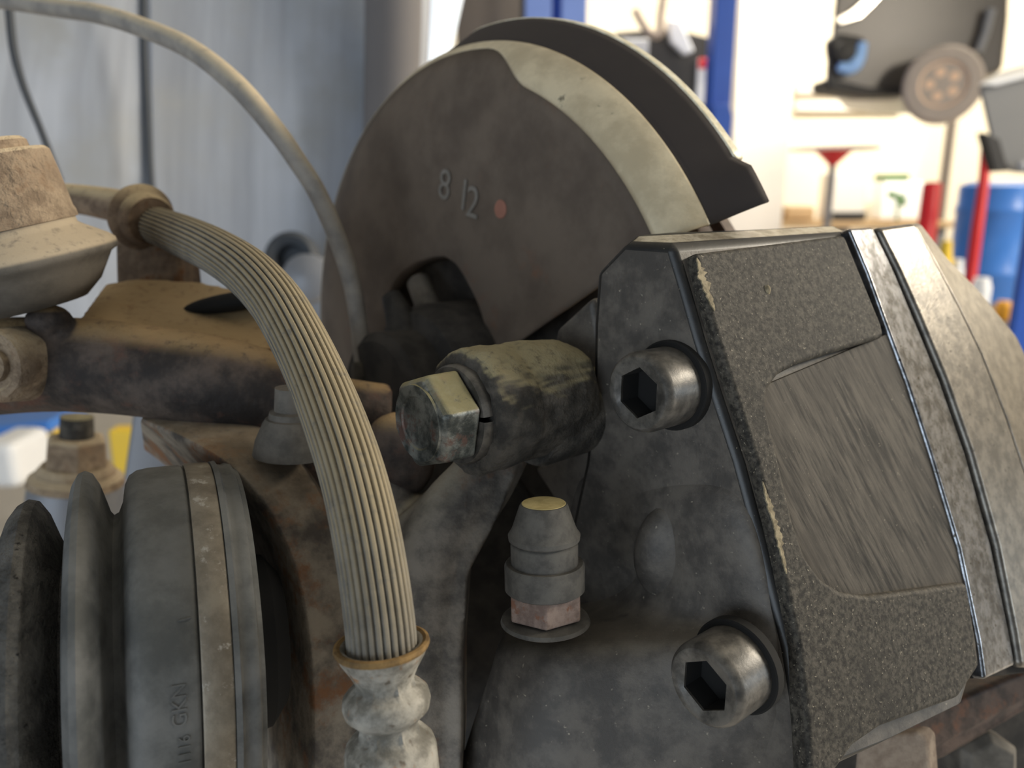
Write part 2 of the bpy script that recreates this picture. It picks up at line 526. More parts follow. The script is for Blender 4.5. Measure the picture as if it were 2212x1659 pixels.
cal = thing('brake_caliper', PI(1500, 1600, 0.02), 'grimy black brake caliper with two socket screws and scratched rectangular panel', 'brake caliper')
ST = [((1350, 524), (1452, 530), (1838, 503)), ((1288, 590), (1482, 630), (1878, 600)), ((1280, 700), (1512, 735), (1914, 705)),
      ((1278, 850), (1548, 850), (1965, 835)), ((1262, 1000), (1598, 1000), (2020, 1000)), ((1230, 1150), (1652, 1200), (2078, 1190)),
      ((1150, 1350), (1702, 1400), (2118, 1390)), ((1100, 1550), (1724, 1540), (2080, 1520)), ((1080, 1690), (1730, 1690), (1838, 1640))]
V, F = [], []
for l, e, r in ST:
    L, E_, R_ = PI(*l), PO(*e, -0.0014), PO(*r, -0.0022)
    V += [L, E_, R_, R_ + N * 0.012 - R_N * 0.02, L + N * 0.055]
n = len(ST)
for i in range(n - 1):
    for j in range(5):
        j2 = (j + 1) % 5
        F.append((i * 5 + j, i * 5 + j2, (i + 1) * 5 + j2, (i + 1) * 5 + j))
F += [tuple((n - 1) * 5 + j for j in reversed(range(5)))]
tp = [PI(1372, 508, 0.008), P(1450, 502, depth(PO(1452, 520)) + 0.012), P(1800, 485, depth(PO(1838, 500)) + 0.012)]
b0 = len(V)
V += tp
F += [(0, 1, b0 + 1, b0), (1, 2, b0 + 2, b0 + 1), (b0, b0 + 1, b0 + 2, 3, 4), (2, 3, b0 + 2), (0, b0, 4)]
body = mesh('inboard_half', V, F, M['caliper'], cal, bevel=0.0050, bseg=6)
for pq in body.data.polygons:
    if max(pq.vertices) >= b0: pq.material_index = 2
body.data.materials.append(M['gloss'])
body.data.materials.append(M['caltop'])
body.modifiers['bevel'].material = 1
# raised frame around the panel, a C in outline
fr = [(1500, 546), (1826, 506), (1906, 700), (1912, 728), (1800, 762), (1726, 786), (1684, 808), (1660, 842), (1658, 885), (1690, 1020), (1716, 1130),
      (1742, 1205), (1776, 1252), (1820, 1279), (1880, 1286), (2090, 1258), (2112, 1390), (2118, 1440), (2072, 1508), (1905, 1570),
      (1845, 1612), (1790, 1690), (1752, 1690), (1745, 1560), (1728, 1400), (1684, 1200), (1636, 1000), (1588, 850), (1552, 735), (1520, 630)]
d = prism_data([PO(x, y, 0.0018) for x, y in fr], -R_N * 0.006)
mesh('panel_frame', d[0], d[1], M['caliper_face'], cal, bevel=0.0015, bseg=4)
pn = [(1655, 830), (1930, 715), (1968, 838), (2022, 1000), (2080, 1190), (2094, 1275), (1850, 1300), (1760, 1270), (1700, 1160), (1640, 880)]
d = prism_data([PO(x, y, -0.0006) for x, y in pn], -R_N * 0.004)
mesh('scratched_panel', d[0], d[1], M['panel'], cal, bevel=0.0003, bseg=1, label='flat scuffed panel with long diagonal scratches')
# silver strip and outboard half beyond the slot
SL = [(1835, 492), (1876, 590), (1912, 690), (1962, 825), (2014, 985), (2074, 1185), (2116, 1385), (2128, 1470)]
SR = [(1886, 489), (1932, 585), (1974, 685), (2030, 820), (2086, 980), (2142, 1180), (2182, 1370), (2194, 1438)]


def loft(name, left, right, mat, parent, back, bevel=0.001, **k):
    n = len(left)
    V = left + right + [p + back for p in right] + [p + back for p in left]
    F = []
    for i in range(n - 1):
        for a in range(4):
            b = (a + 1) % 4
            F.append((a * n + i, a * n + i + 1, b * n + i + 1, b * n + i))
    F += [(0, n, 2 * n, 3 * n), (n - 1, 4 * n - 1, 3 * n - 1, 2 * n - 1)]
    return mesh(name, V, F, mat, parent, bevel=bevel, bseg=3, **k)


def PD(p, d): return P(p[0], p[1], d)


sl = [PO(x, y, 0.0005) for x, y in SL]
sr = [PD(p, depth(PO(*p)) + 0.006) for p in SR]
loft('bridge_strip', sl, sr, M['silver'], cal, -R_N * 0.02, 0.0012, label='worn silver strip along the caliper split')
sb = [p + N * 0.004 - R_N * 0.004 for p in sr]
OL = [(1896, 488), (1944, 585), (1988, 685), (2044, 820), (2100, 980), (2156, 1180), (2194, 1370), (2206, 1445)]
OM = [(1976, 478), (2022, 560), (2074, 660), (2124, 765), (2176, 900), (2240, 1090), (2290, 1300), (2310, 1450)]
OR = [(1984, 477), (2050, 560), (2120, 630), (2200, 728), (2270, 880), (2340, 1080), (2390, 1290), (2410, 1450)]
ol = [PD(p, depth(PO(*p)) + 0.004) for p in OL]
om = [PD(p, depth(PO(*p)) + 0.010) for p in OM]
orr = [PD(p, depth(PO(*p)) + 0.030) for p in OR]
loft('outboard_half', ol, om, M['outboard'], cal, -R_N * 0.02 + N * 0.004, 0.0022)
loft('outboard_flank', [p - R_N * 0.0006 for p in om], orr, M['outboard'], cal, -R_N * 0.02 + N * 0.006, 0.0022)
loft('split_gap', [p - R_N * 0.0035 for p in sl], [p - R_N * 0.004 for p in om], M['seam'], cal, -R_N * 0.014, 0.0005, label='dark filling of the gap between the caliper halves')


def hexr(r): return lambda t: r * math.cos(math.pi / 6) / math.cos((t % (math.pi / 3)) - math.pi / 6)


def cap_screw(base, label):
    h = hexr(0.0066)
    prof = [(-0.004, 0.0098), (0.0, 0.0103), (0.0098, 0.0103), (0.0112, 0.0099), (0.0120, 0.0091), (0.0121, 0.0085), (0.0118, 0.0074), (0.0114, 0.0066), (0.0046, 0.0066), (0.0044, 0.0)]
    root = mesh('cap_screw_head', *lathe_data(base, -N, prof, 72, rfun=lambda s, r, t: h(t) if r == 0.0066 else r), M['screw'], cal, 30, label=label)
    V, F = lathe_data(base, -N, [(0.0108, 0.00645), (0.0048, 0.00645), (0.0047, 0.0)], 72, rfun=lambda s, r, t: h(t) * 0.985 if r > 0.001 else 0)
    mesh('hex_socket', V, [f for f in F if len(f) == 4], M['hole'], root, 30)
    lathe('counterbore', base, -N, [(-0.003, 0.0118), (-0.0006, 0.0118), (-0.0003, 0.0114), (-0.0003, 0.0100), (-0.003, 0.0100)], M['hole'], cal, seg=48)
    return root


cap_screw(PI(1442, 834, -0.0006), 'black socket cap screw in the upper counterbore')
cap_screw(PI(1584, 1442, -0.0085), 'black socket cap screw in the lower counterbore')
# piston housing swelling out of the inboard face, with a ledge for the bleed nipple
GY = [1020, 1120, 1220, 1300, 1352, 1385, 1440, 1520, 1620, 1740]
GL = [1236, 1222, 1196, 1140, 1082, 1060, 1046, 1018, 985, 950]
GE = [1592, 1618, 1645, 1664, 1676, 1684, 1696, 1706, 1714, 1716]
GF = [0.0, 0.12, 0.26, 0.44, 0.70, 1.0]
GD = [None, None, [0.258, 0.256, 0.244, None, None, None], [0.266, 0.264, 0.248, 0.221, None, None], [0.246, 0.232, 0.222, 0.211, None, None], [0.224, 0.207, 0.203, 0.203, 0.1965, None], [0.221, 0.204, 0.1995, 0.1995, 0.1955, None],
      [0.224, 0.206, 0.1990, 0.1985, 0.1950, None], [0.229, 0.209, 0.2000, 0.1985, 0.1950, None], [0.235, 0.213, 0.2010, 0.1985, 0.1950, None]]
V = []
for y, l, e, dd in zip(GY, GL, GE, GD):
    for q, f in enumerate(GF):
        x = l + (e - l) * f
        z = dd[q] if dd and dd[q] else depth(PI(x, y)) - 0.0012 + 0.0016 * (f > 0.9) + 0.004 * (y < 1030)
        V.append(P(x, y, z))
m = len(GF)
F = [(i * m + j, i * m + j + 1, (i + 1) * m + j + 1, (i + 1) * m + j) for i in range(len(GY) - 1) for j in range(m - 1)]
ph = mesh('piston_housing', V, F, M['caliper'], cal, sharp=180)
so = ph.modifiers.new('thick', 'SOLIDIFY'); so.thickness = 0.006; so.offset = -1 if ph.data.polygons[0].normal.dot(FWD) < 0 else 1
sb_ = ph.modifiers.new('sub', 'SUBSURF'); sb_.levels = 3; sb_.render_levels = 3
V, F = ball_data(P(1486, 1196, 0.2162), (0.0150, 0.0072, 0.0170))
mesh('casting_boss', V, F, M['caliper'], cal)
# worn-through paint chips along the frame edge
for run, wd in (([(1506, 556), (1512, 580), (1520, 606), (1532, 640), (1544, 672)], 17), ([(1648, 1040), (1656, 1070), (1664, 1100), (1676, 1140), (1686, 1180), (1694, 1215), (1700, 1240)], 11)):
    a_, b_ = [], []
    for q, (x, y) in enumerate(spline(run, 6)):
        f = math.sin(math.pi * min(1, max(0, q / (6 * (len(run) - 1)))))
        a_.append(PO(x - wd * f * random.uniform(0.2, 0.6), y, 0.00205)); b_.append(PO(x + wd * f * random.uniform(0.2, 1.0) + 0.3, y, 0.00195))
    V, F = prism_data(a_ + b_[::-1], -R_N * 0.0004)
    mesh('paint_chip', V, F, M['chip'], cal, label='tan chipped paint patch')
V, F = ball_data(PO(1656, 628, 0.0016), (0.0011, 0.0006, 0.0016), seg=10, ring=6)
mesh('paint_chip', V, F, M['chip'], cal, label='tan chipped paint patch')
# mounting wing behind the inboard face
wg = [(1278, 640), (1200, 712), (1185, 800), (1190, 1000), (1150, 1012), (1215, 1110), (1300, 1180), (1320, 900)]
d = prism_data([PI(x, y, 0.006) for x, y in wg], N * 0.02)
mesh('mounting_wing', d[0], d[1], M['caliper'], cal, bevel=0.002)
# bleed nipple
AX = D(-0.02, -0.98, -0.15)
B0 = P(1178, 1336, 0.200)
u = 0.200 / FPX
bl = lathe('bleed_nipple', B0, AX, [(-12 * u, 30 * u), (0, 34 * u), (12 * u, 84 * u), (70 * u, 84 * u), (70 * u, 0)], M['nipple'], cal, seg=6, hint=D(1, 0, -0.6), bevel=0.0005,
           label='rusty pinkish hexagon of the bleed nipple')
lathe('washer', B0, AX, [(-9 * u, 92 * u), (-6 * u, 97 * u), (2 * u, 94 * u), (5 * u, 84 * u)], M['cap'], bl, seg=48)
lathe('collar', B0, AX, [(66 * u, 80 * u), (70 * u, 86 * u), (122 * u, 86 * u), (128 * u, 82 * u), (126 * u, 60 * u)], M['cap'], bl, seg=48)
lathe('rubber_cap', B0, AX, [(118 * u, 66 * u), (126 * u, 72 * u), (168 * u, 72 * u), (172 * u, 70 * u), (174 * u, 67 * u), (180 * u, 76 * u), (190 * u, 77 * u), (197 * u, 72 * u),
                             (205 * u, 68 * u), (252 * u, 52 * u), (257 * u, 49 * u), (258 * u, 0)], M['cap'], bl, seg=48)
lathe('cap_top', B0, AX, [(257.5 * u, 47 * u), (259 * u, 46 * u), (259.3 * u, 0)], M['captop'], bl, seg=40)

# ------------------------------------------------------------------ disc and pad under the caliper
dc = HUB + N * 0.050
disc = thing('brake_disc', dc - ZUP * 0.128, 'dark rust-brown brake disc running beneath the caliper', 'brake disc')
lathe('friction_ring', dc, N, [(-0.011, 0.07), (-0.011, 0.1045), (-0.010, 0.105), (-0.004, 0.105), (-0.004, 0.07)], M['disc'], disc, seg=128)
lathe('friction_ring', dc, N, [(0.004, 0.07), (0.004, 0.105), (0.010, 0.105), (0.011, 0.1045), (0.011, 0.07)], M['disc'], disc, seg=128)
lathe('disc_hat', dc, N, [(-0.004, 0.072), (0.004, 0.072), (0.03, 0.07), (0.034, 0.066), (0.034, 0.03), (0.03, 0.03), (0.026, 0.064), (-0.004, 0.066)], M['disc'], disc, seg=64)
pd = [(1848, 1625), (1862, 1600), (1985, 1582), (2004, 1598), (2012, 1700), (1840, 1720)]
d = prism_data([P(x, y, 0.235) for x, y in pd], N * 0.006)
mark(mesh('brake_pad_tab', d[0], d[1], M['padtab'], bevel=0.0012), 'tan rusty pad tab poking out under the caliper', 'brake pad')

pc = thing('pad_carrier', P(2000, 1700, 0.27), 'dark rust-brown carrier bar under the caliper bottom edge', 'pad carrier')
d = prism_data([P(x, y, z) for x, y, z in [(1850, 1600, .246), (2230, 1440, .285), (2330, 1440, .29), (2330, 1520, .29), (2230, 1530, .285), (2040, 1640, .262), (1880, 1700, .246)]], N * 0.012 + R_N * -0.01)
mesh('carrier_bar', d[0], d[1], M['disc'], pc, bevel=0.002)
d = prism_data([P(x, y, z) for x, y, z in [(1700, 1500, .305), (2330, 1380, .335), (2420, 1380, .335), (2420, 1820, .325), (1700, 1820, .300)]], FWD * 0.01)
mesh('dark_backing', d[0], d[1], M['dark'], pc, bevel=0.002)  # added dark sheet that blackens the area below the caliper
V, F = lathe_data(P(2135, 1650, 0.29), -FWD, [(-0.012, 0.012), (0.0, 0.012), (0.003, 0.009), (0.003, 0.0)], 6)
mesh('carrier_bolt', V, F, M['dark2'], pc, bevel=0.0008)

# ================================================================== DUST SHIELD
sh = thing('dust_shield', HUB - ZUP * 0.13, 'brown-grey pressed steel dust shield with bright rolled rim behind the cable', 'dust shield')
SA, SU, SV = frame_of(N)


def ang(px, py, s):
    x = RP(px, py, HUB + N * s, N) - HUB - N * s
    return math.atan2(x.dot(SV), x.dot(SU)), x.length


A_END, _ = ang(1640, 450, 0.0141)
SG = 1 if A_END > 0 else -1
A_BEG = A_END - SG * math.radians(238)
op = sorted(ang(x, y, -0.010) for x, y in [(840, 640), (868, 596), (915, 568), (962, 560), (988, 578), (1014, 622), (1045, 700), (1085, 790)])


def opening(t):
    while t > math.pi: t -= 2 * math.pi
    while t < -math.pi: t += 2 * math.pi
    if t <= op[0][0]: return 0.052 if op[0][1] > 0.045 else op[0][1]
    if t >= op[-1][0]: return op[-1][1]
    for (a, r), (b, q) in zip(op, op[1:]):
        if a <= t <= b: return r + (q - r) * (t - a) / (b - a)


def blend(a, b):
    def f(t):
        x = max(0.0, min(1.0, (t - a) / (b - a)))
        return x * x * (3 - 2 * x)
    return f


WR = blend(ang(1066, 95, 0)[0], ang(1210, 118, 0)[0])
WF = blend(ang(880, 165, 0)[0], ang(1040, 75, 0.0141)[0])


def face_fn(s, r, t):
    if r < 0: return opening(t) * -r
    w = WR(t); x = (r - 0.062) / 0.059
    lo = (s + 0.0078 * max(0, (x - 0.5) / 0.5) ** 2.2, 0.062 + 0.0682 * x)
    return (lo[0] * (1 - w) + s * w, max(lo[1] * (1 - w) + r * w, opening(t) * 1.08 + 0.002 * x))


def rim_fn(s, r, t):
    w = WR(t); x = (r - 0.121) / 0.012
    return ((-0.0024 + 0.0032 * x) * (1 - w) + s * w, (0.1302 + 0.0028 * x) * (1 - w) + r * w)


face_prof = [(-0.006, -1), (-0.0098, -1.03), (-0.0104, -1.08)] + [(-0.0104 + 0.0004 * i / 12, 0.062 + 0.059 * i / 12) for i in range(13)]
lathe('face_plate', HUB, N, face_prof, M['shield'], sh, seg=160, a0=A_BEG, a1=A_END, rfun=face_fn)
lathe('rolled_rim', HUB, N, [(-0.0100, 0.1210), (-0.0098, 0.1224), (-0.0088, 0.1246), (-0.0066, 0.1274), (-0.0040, 0.1300), (-0.0015, 0.1318), (0.0002, 0.1326), (0.0008, 0.1330)],
      M['rim'], sh, seg=240, a0=A_BEG, a1=A_END, rfun=rim_fn, label='dusty rolled rim in a colour lightened as if lit')


def tab(s, r, t):
    g = (A_END - t) * SG
    f = WF(t)
    r = r * f + (1 - f) * (0.1326 - (r - 0.1322) * 0.1)
    return r + 0.0035 * max(0, min(1, (math.radians(6.5) - g) / math.radians(1.2))) * max(0, min(1, (r - 0.134) / 0.006))


lathe('outer_flange', HUB, N, [(0.0006, 0.1322), (0.0030, 0.1342), (0.0075, 0.1376), (0.0120, 0.1408), (0.0138, 0.1421)],
      M['flange'], sh, seg=200, a0=A_BEG, a1=A_END, rfun=tab, label='dark outer flange')
lathe('flange_lip', HUB, N, [(0.0137, 0.1420), (0.0142, 0.1425), (0.0165, 0.1428), (0.0170, 0.1420), (0.0165, 0.1400)], M['lip'], sh, seg=200, a0=A_BEG, a1=A_END - SG * math.radians(6.8), rfun=tab)
for o in list(sh.children):
    so = o.modifiers.new('thick', 'SOLIDIFY'); so.thickness = 0.0011; so.offset = 0
# chalk figures and paint dot on the plate
FP = HUB - N * 0.0104
for chx, (px, py) in (('8', (945, 425)), ('1', (986, 448)), ('2', (1004, 464))):
    cu = bpy.data.curves.new('chalk_figure', 'FONT'); cu.body = chx; cu.size = 0.0165; cu.extrude = 0.00008
    tmp = bpy.data.objects.new('chalk_tmp', cu)
    COL.objects.link(tmp)
    bpy.context.view_layer.update()
    me = bpy.data.meshes.new_from_object(tmp.evaluated_get(bpy.context.evaluated_depsgraph_get()))
    bpy.data.objects.remove(tmp)
    o0 = RP(px, py, FP - N * 0.0008, N)
    ux = (RP(px + 60, py + 22, FP - N * 0.0008, N) - o0).normalized()
    uy = -(N.cross(ux)).normalized()
    if uy.z < 0: uy = -uy
    ws = [o0 + ux * v.co.x + uy * v.co.y - N * (v.co.z + 0.0002) for v in me.vertices]
    mesh('chalk_figure', ws, [tuple(p.vertices) for p in me.polygons], M['chalk'], sh, label='faint chalked figure')
    bpy.data.meshes.remove(me)
o0 = RP(1081, 452, FP - N * 0.0006, N)
V, F = lathe_data(o0, -N, [(0.0, 0.0034), (0.0003, 0.0031), (0.0004, 0.0)], 24)
V = [o0 + (v - o0) * (1.0) for v in V]
mesh('paint_dot', V, F, M['paintdot'], sh, label='orange paint dot')

# ================================================================== WHEEL KNUCKLE
kn = thing('wheel_knuckle', P(700, 1750, 0.24), 'rusty cast wheel knuckle with thick arm and arched axle opening', 'knuckle')
dat = [pxtube([(-160, 800, 0.255, 112), (60, 788, 0.255, 104), (200, 790, 0.254, 102), (350, 806, 0.250, 100), (480, 826, 0.248, 98), (600, 850, 0.250, 84), (720, 870, 0.256, 60), (840, 880, 0.262, 50)], 6, 28),
       pxtube([(420, 900, 0.262, 56), (560, 950, 0.256, 80), (650, 1040, 0.250, 84), (700, 1200, 0.248, 84), (720, 1400, 0.246, 86), (725, 1800, 0.246, 90)], 6, 24),
       ball_data(P(860, 985, 0.246), (0.012, 0.012, 0.014)),
       ball_data(P(105, 692, 0.243), (0.007, 0.006, 0.005))]
cast('arm_casting', join(*dat), M['knuckle'], kn, 0.0012, 6)
fl = [(60, 735, .250), (160, 700, .252), (225, 612, .288), (300, 600, .292), (420, 604, .292), (540, 630, .290), (620, 680, .284), (660, 760, .268), (560, 745, .256), (300, 728, .254)]
d = prism_data([P(*q) for q in fl], UP * -0.010 + FWD * 0.010)
cast('top_flange', d, M['flangetop'], kn, 0.0010, 10)['label'] = 'tan dust-covered flange along the arm top'
V, F = ball_data(P(505, 652, 0.2785), (0.0185, 0.006, 0.0034), Matrix.Rotation(math.radians(-9), 3, 'Y'))
mesh('slot_shade', V, F, M['hole'], kn, label='dark patch standing in for a shaded slot in the dusty flange')  # dark ellipsoid painted as the shade of a pocket, nothing is cut
# arched rim of the axle opening: inner wall, edge, outer face
AR = [(300, 912, .252), (350, 934, .242), (410, 964, .231), (470, 1000, .224), (530, 1052, .220), (580, 1120, .217), (618, 1200, .214), (643, 1290, .212), (658, 1400, .210), (664, 1520, .209), (664, 1720, .208)]
DIN = [(10, 60), (6, 70), (-12, 84), (-30, 92), (-48, 84), (-66, 70), (-80, 52), (-90, 34), (-96, 16), (-100, 4), (-100, 0)]
DOUT = [(40, -60), (60, -70), (80, -80), (100, -80), (116, -64), (122, -42), (126, -24), (128, -8), (130, 0), (130, 0), (130, 0)]
pi_, pe, pf, po, pb = [], [], [], [], []
for (x, y, d), (ix, iy), (ox, oy) in zip(AR, DIN, DOUT):
    pi_.append(P(x + ix, y + iy, d + 0.050)); pe.append(P(x, y, d)); pf.append(P(x + ox * 0.12, y + oy * 0.12, d - 0.0022))
    po.append(P(x + ox, y + oy, d + (0.018 if y < 1020 else 0.012 if y < 1100 else 0.006))); pb.append(P(x + ox * 1.1, y + oy * 1.1, d + 0.05))
rows = [pi_, pe, pf, po, pb]
V = [p for r in rows for p in r]
m = len(AR)
F = [(a * m + i, a * m + i + 1, ((a + 1) % 5) * m + i + 1, ((a + 1) % 5) * m + i) for a in range(5) for i in range(m - 1)]
F += [tuple(a * m for a in range(5)), tuple(a * m + m - 1 for a in reversed(range(5)))]
mesh('opening_rim', V, F, M['arch'], kn, bevel=0.0012, bseg=2, sub=2, label='rust-stained arched rim of the axle opening')
# web from the arch up to the bolt lug
dat = [pxtube([(1095, 930, 0.236, 70), (1045, 1030, 0.232, 72), (985, 1110, 0.230, 82), (930, 1210, 0.228, 88), (905, 1330, 0.227, 98), (895, 1480, 0.226, 104), (890, 1760, 0.226, 110)], 6, 24),
       pxtube([(820, 1020, 0.246, 70), (850, 1140, 0.242, 60), (860, 1300, 0.240, 60)], 5, 20),
       pxtube([(760, 1300, 0.238, 60), (800, 1500, 0.234, 90), (800, 1760, 0.232, 110)], 5, 20)]
dat.append(prism_data([P(x, y, z) for x, y, z in [(1120, 1015, .224), (1060, 1150, .220), (1012, 1240, .217), (1000, 1400, .215), (1000, 1600, .214), (990, 1800, .214), (770, 1800, .220), (770, 1300, .224), (850, 1125, .230), (960, 1035, .228)]], FWD * 0.02))
cast('lug_web', join(*dat), M['knuckle_grey'], kn, 0.0012, 6)
d = prism_data([P(x, y, z) for x, y, z in [(640, 980, .30), (800, 900, .29), (1010, 960, .285), (1130, 1050, .28), (1230, 1200, .275), (1230, 1800, .28), (560, 1800, .30), (560, 1200, .30)]], FWD * 0.02)
mesh('gap_backing', d[0], d[1], M['dark'], kn, bevel=0.003)  # added dark sheet for the black gap beside the lug web
LO = P(1000, 893, 0.207)


def crust(s, r, t):
    return r


lug = lathe('bolt_lug', LO, N, [(0.0035, 0.0095), (0.0, 0.0105), (-0.0004, 0.0150), (0.0008, 0.0166), (0.003, 0.0172), (0.012, 0.0170), (0.014, 0.0160), (0.017, 0.0166), (0.030, 0.0166), (0.036, 0.0150), (0.040, 0.013)], M['lug'], kn, seg=72, label='dark lug crusted with tan dirt on top')
dsp = lug.modifiers.new('sub', 'SUBSURF'); dsp.levels = 2; dsp.render_levels = 2
tx = bpy.data.textures.new('crust_noise', 'CLOUDS'); tx.noise_scale = 0.006; tx.noise_depth = 3
dm = lug.modifiers.new('crust', 'DISPLACE'); dm.texture = tx; dm.strength = 0.0022; dm.mid_level = 0.5; dm.texture_coords = 'LOCAL'
lathe('lug_bush', LO + D(0.1, 1, 0.1) * 0.006, N, [(0.022, 0.0), (0.022, 0.0125), (0.024, 0.0135), (0.048, 0.0130)], M['lug'], kn, seg=40)
hb = lathe('hex_bolt_head', LO, -N, [(0.0030, 0.0090), (0.0034, 0.0128), (0.0125, 0.0128), (0.0142, 0.0112), (0.0143, 0.0)], M['bolt'], kn, seg=6, hint=D(0.3, -1, -0.25), bevel=0.0007, label='worn steel hexagon bolt head')
lathe('face_dimple', LO, -N, [(0.0140, 0.0100), (0.0146, 0.0098), (0.0146, 0.0070), (0.0138, 0.0060), (0.0136, 0.0)], M['bolt'], hb, seg=36)
lathe('spring_washer', LO, -N, [(-0.001, 0.0095), (-0.001, 0.0128), (0.0, 0.0133), (0.0022, 0.0133), (0.0030, 0.0128), (0.0030, 0.0095)], M['screw'], hb, seg=60, a0=-1.4, a1=-1.4 + 2 * math.pi - 0.10, label='split spring washer')
lathe('opening_backing', HUB, N, [(0.004, 0.0), (0.004, 0.085), (0.012, 0.085), (0.012, 0.0)], M['dark'], kn, seg=64)  # added dark disc, keeps the shield opening looking unlit
# bearing carrier seen through the shield opening
lathe('bearing_carrier', HUB, N, [(-0.046, 0.0), (-0.046, 0.024), (-0.043, 0.027), (-0.030, 0.027), (-0.028, 0.033), (-0.020, 0.036), (0.0, 0.036), (0.02, 0.034)], M['dark'], kn, seg=56)
dat = [pxtube([(905, 610, 0.335, 26), (930, 670, 0.325, 28), (970, 740, 0.312, 30), (1000, 800, 0.300, 30)], 4, 16)]
mesh('carrier_rib', dat[0][0], dat[0][1], M['dark2'], kn)
dat = pxtube([(846, 640, 0.315, 22), (868, 700, 0.310, 34), (872, 760, 0.306, 34), (860, 820, 0.302, 24)], 5, 18)
mesh('sensor_boss', dat[0], dat[1], M['dark'], kn)
# grey stud end beside the hose
SO = P(632, 960, 0.226)
su = 0.226 / FPX
lathe('stud_end', SO, D(0.05, -1, -0.2), [(-20 * su, 84 * su), (10 * su, 78 * su), (48 * su, 62 * su), (58 * su, 56 * su), (60 * su, 50 * su), (72 * su, 48 * su), (76 * su, 38 * su), (125 * su, 36 * su), (130 * su, 0)], M['dark2'], kn, seg=36)

# ================================================================== BRAKE HOSE
hose = thing('brake_hose', P(835, 1660, 0.164), 'dusty ribbed rubber brake hose curving down into a crimped metal ferrule', 'brake hose')
HP = [(300, 472, 0.300, 40), (345, 490, 0.290, 41), (400, 512, 0.268, 46), (470, 545, 0.246, 50), (540, 592, 0.225, 55), (596, 652, 0.211, 58.5), (641, 726, 0.202, 61), (684, 815, 0.193, 64),
      (722, 908, 0.182, 68), (759, 1017, 0.173, 71), (787, 1130, 0.168, 73.5), (806, 1237, 0.166, 75), (820, 1340, 0.165, 76), (827, 1420, 0.165, 76)]
sp = spline(HP, 14)
path = [P(a, b, d) for a, b, d, r in sp]
rad = [r * d / FPX for a, b, d, r in sp]
NR = 28


def rib(a, i):
    x = (a * NR / (2 * math.pi)) % 1.0
    return 1.0 - 0.105 * max(0.0, 1 - abs(x - 0.5) / 0.2) ** 0.7


V, F = tube_data(path, rad, NR * 8, rfun=rib, hint=D(0, -1, 0.3))
mesh('ribbed_tube', V, F, M['hose'], hose, sharp=80)
FA = D(0.065, 0.987, 0.10)
FO = P(824, 1387, 0.165)
fu = 0.165 / FPX
ferp = [(60, 70), (20, 76), (4, 82), (0, 92), (1, 98), (6, 101), (12, 100), (30, 92), (60, 74), (78, 66), (88, 63), (96, 64), (106, 82), (118, 93), (135, 96), (152, 92), (166, 78), (178, 66), (190, 64), (202, 66), (214, 84), (228, 96), (245, 101), (300, 103), (380, 103), (380, 0)]
PINCH = [k * math.pi / 4 for k in range(8)]


def crimp(s, r, t):
    q = s / fu
    if 84 < q < 98 or 178 < q < 204:                      # pinch marks of the crimping jaws
        g = max(0, 1 - abs(((t + 0.2) % (math.pi / 4)) - math.pi / 8) / 0.07)
        return r * (1 + 0.10 * g)
    return r


fer = lathe('crimped_ferrule', FO, FA, [(s * fu, r * fu) for s, r in ferp], M['ferrule'], hose, seg=96, sharp=60, rfun=crimp, label='galvanised crimped ferrule with rust spots')
lathe('ferrule_lip', FO, FA, [(14 * fu, 101 * fu), (8 * fu, 104 * fu), (0 * fu, 102.5 * fu), (-2 * fu, 96 * fu), (1 * fu, 89 * fu), (14 * fu, 83 * fu)], M['ferrule_lip'], fer, seg=64, label='rusty flared lip')
# fine torn fibres
for k in range(7):
    a, b = 596 + random.uniform(-6, 8), 640 + k * 7
    pts = [P(a, b, 0.204), P(a + random.uniform(-8, 8), b + 12, 0.202), P(a + random.uniform(-9, 10), b + 22 + 6 * random.random(), 0.2035)]
    V, F = tube_data(pts, [0.00007] * 3, 5)
    mesh('loose_fibre', V, F, M['cable'], hose)
# clip and bracket holding the upper end
hb_ = thing('hose_bracket', P(320, 600, 0.30), 'brown steel hose bracket with clamp collar and flat strap', 'bracket')
ha = (path[16] - path[2]).normalized()
ho = P(318, 474, 0.292)
hu = 0.292 / FPX
lathe('clamp_collar', ho, ha, [(-46 * hu, 48 * hu), (-44 * hu, 60 * hu), (-36 * hu, 70 * hu), (-26 * hu, 72 * hu), (-18 * hu, 66 * hu), (-10 * hu, 58 * hu), (16 * hu, 56 * hu), (24 * hu, 50 * hu), (22 * hu, 40 * hu)], M['bracket'], hb_, seg=48)
d = prism_data([P(x, y, 0.298) for x, y in [(246, 470), (300, 450), (350, 500), (388, 545), (398, 640), (250, 640)]], FWD * 0.02)
mesh('bracket_leg', d[0], d[1], M['bracket'], hb_, bevel=0.002)
V, F = pxtube([(90, 424, 0.33, 30), (180, 432, 0.325, 32), (260, 446, 0.315, 36), (300, 455, 0.308, 36)], 5, 20)
mesh('strap', V, F, M['bracket'], hb_)

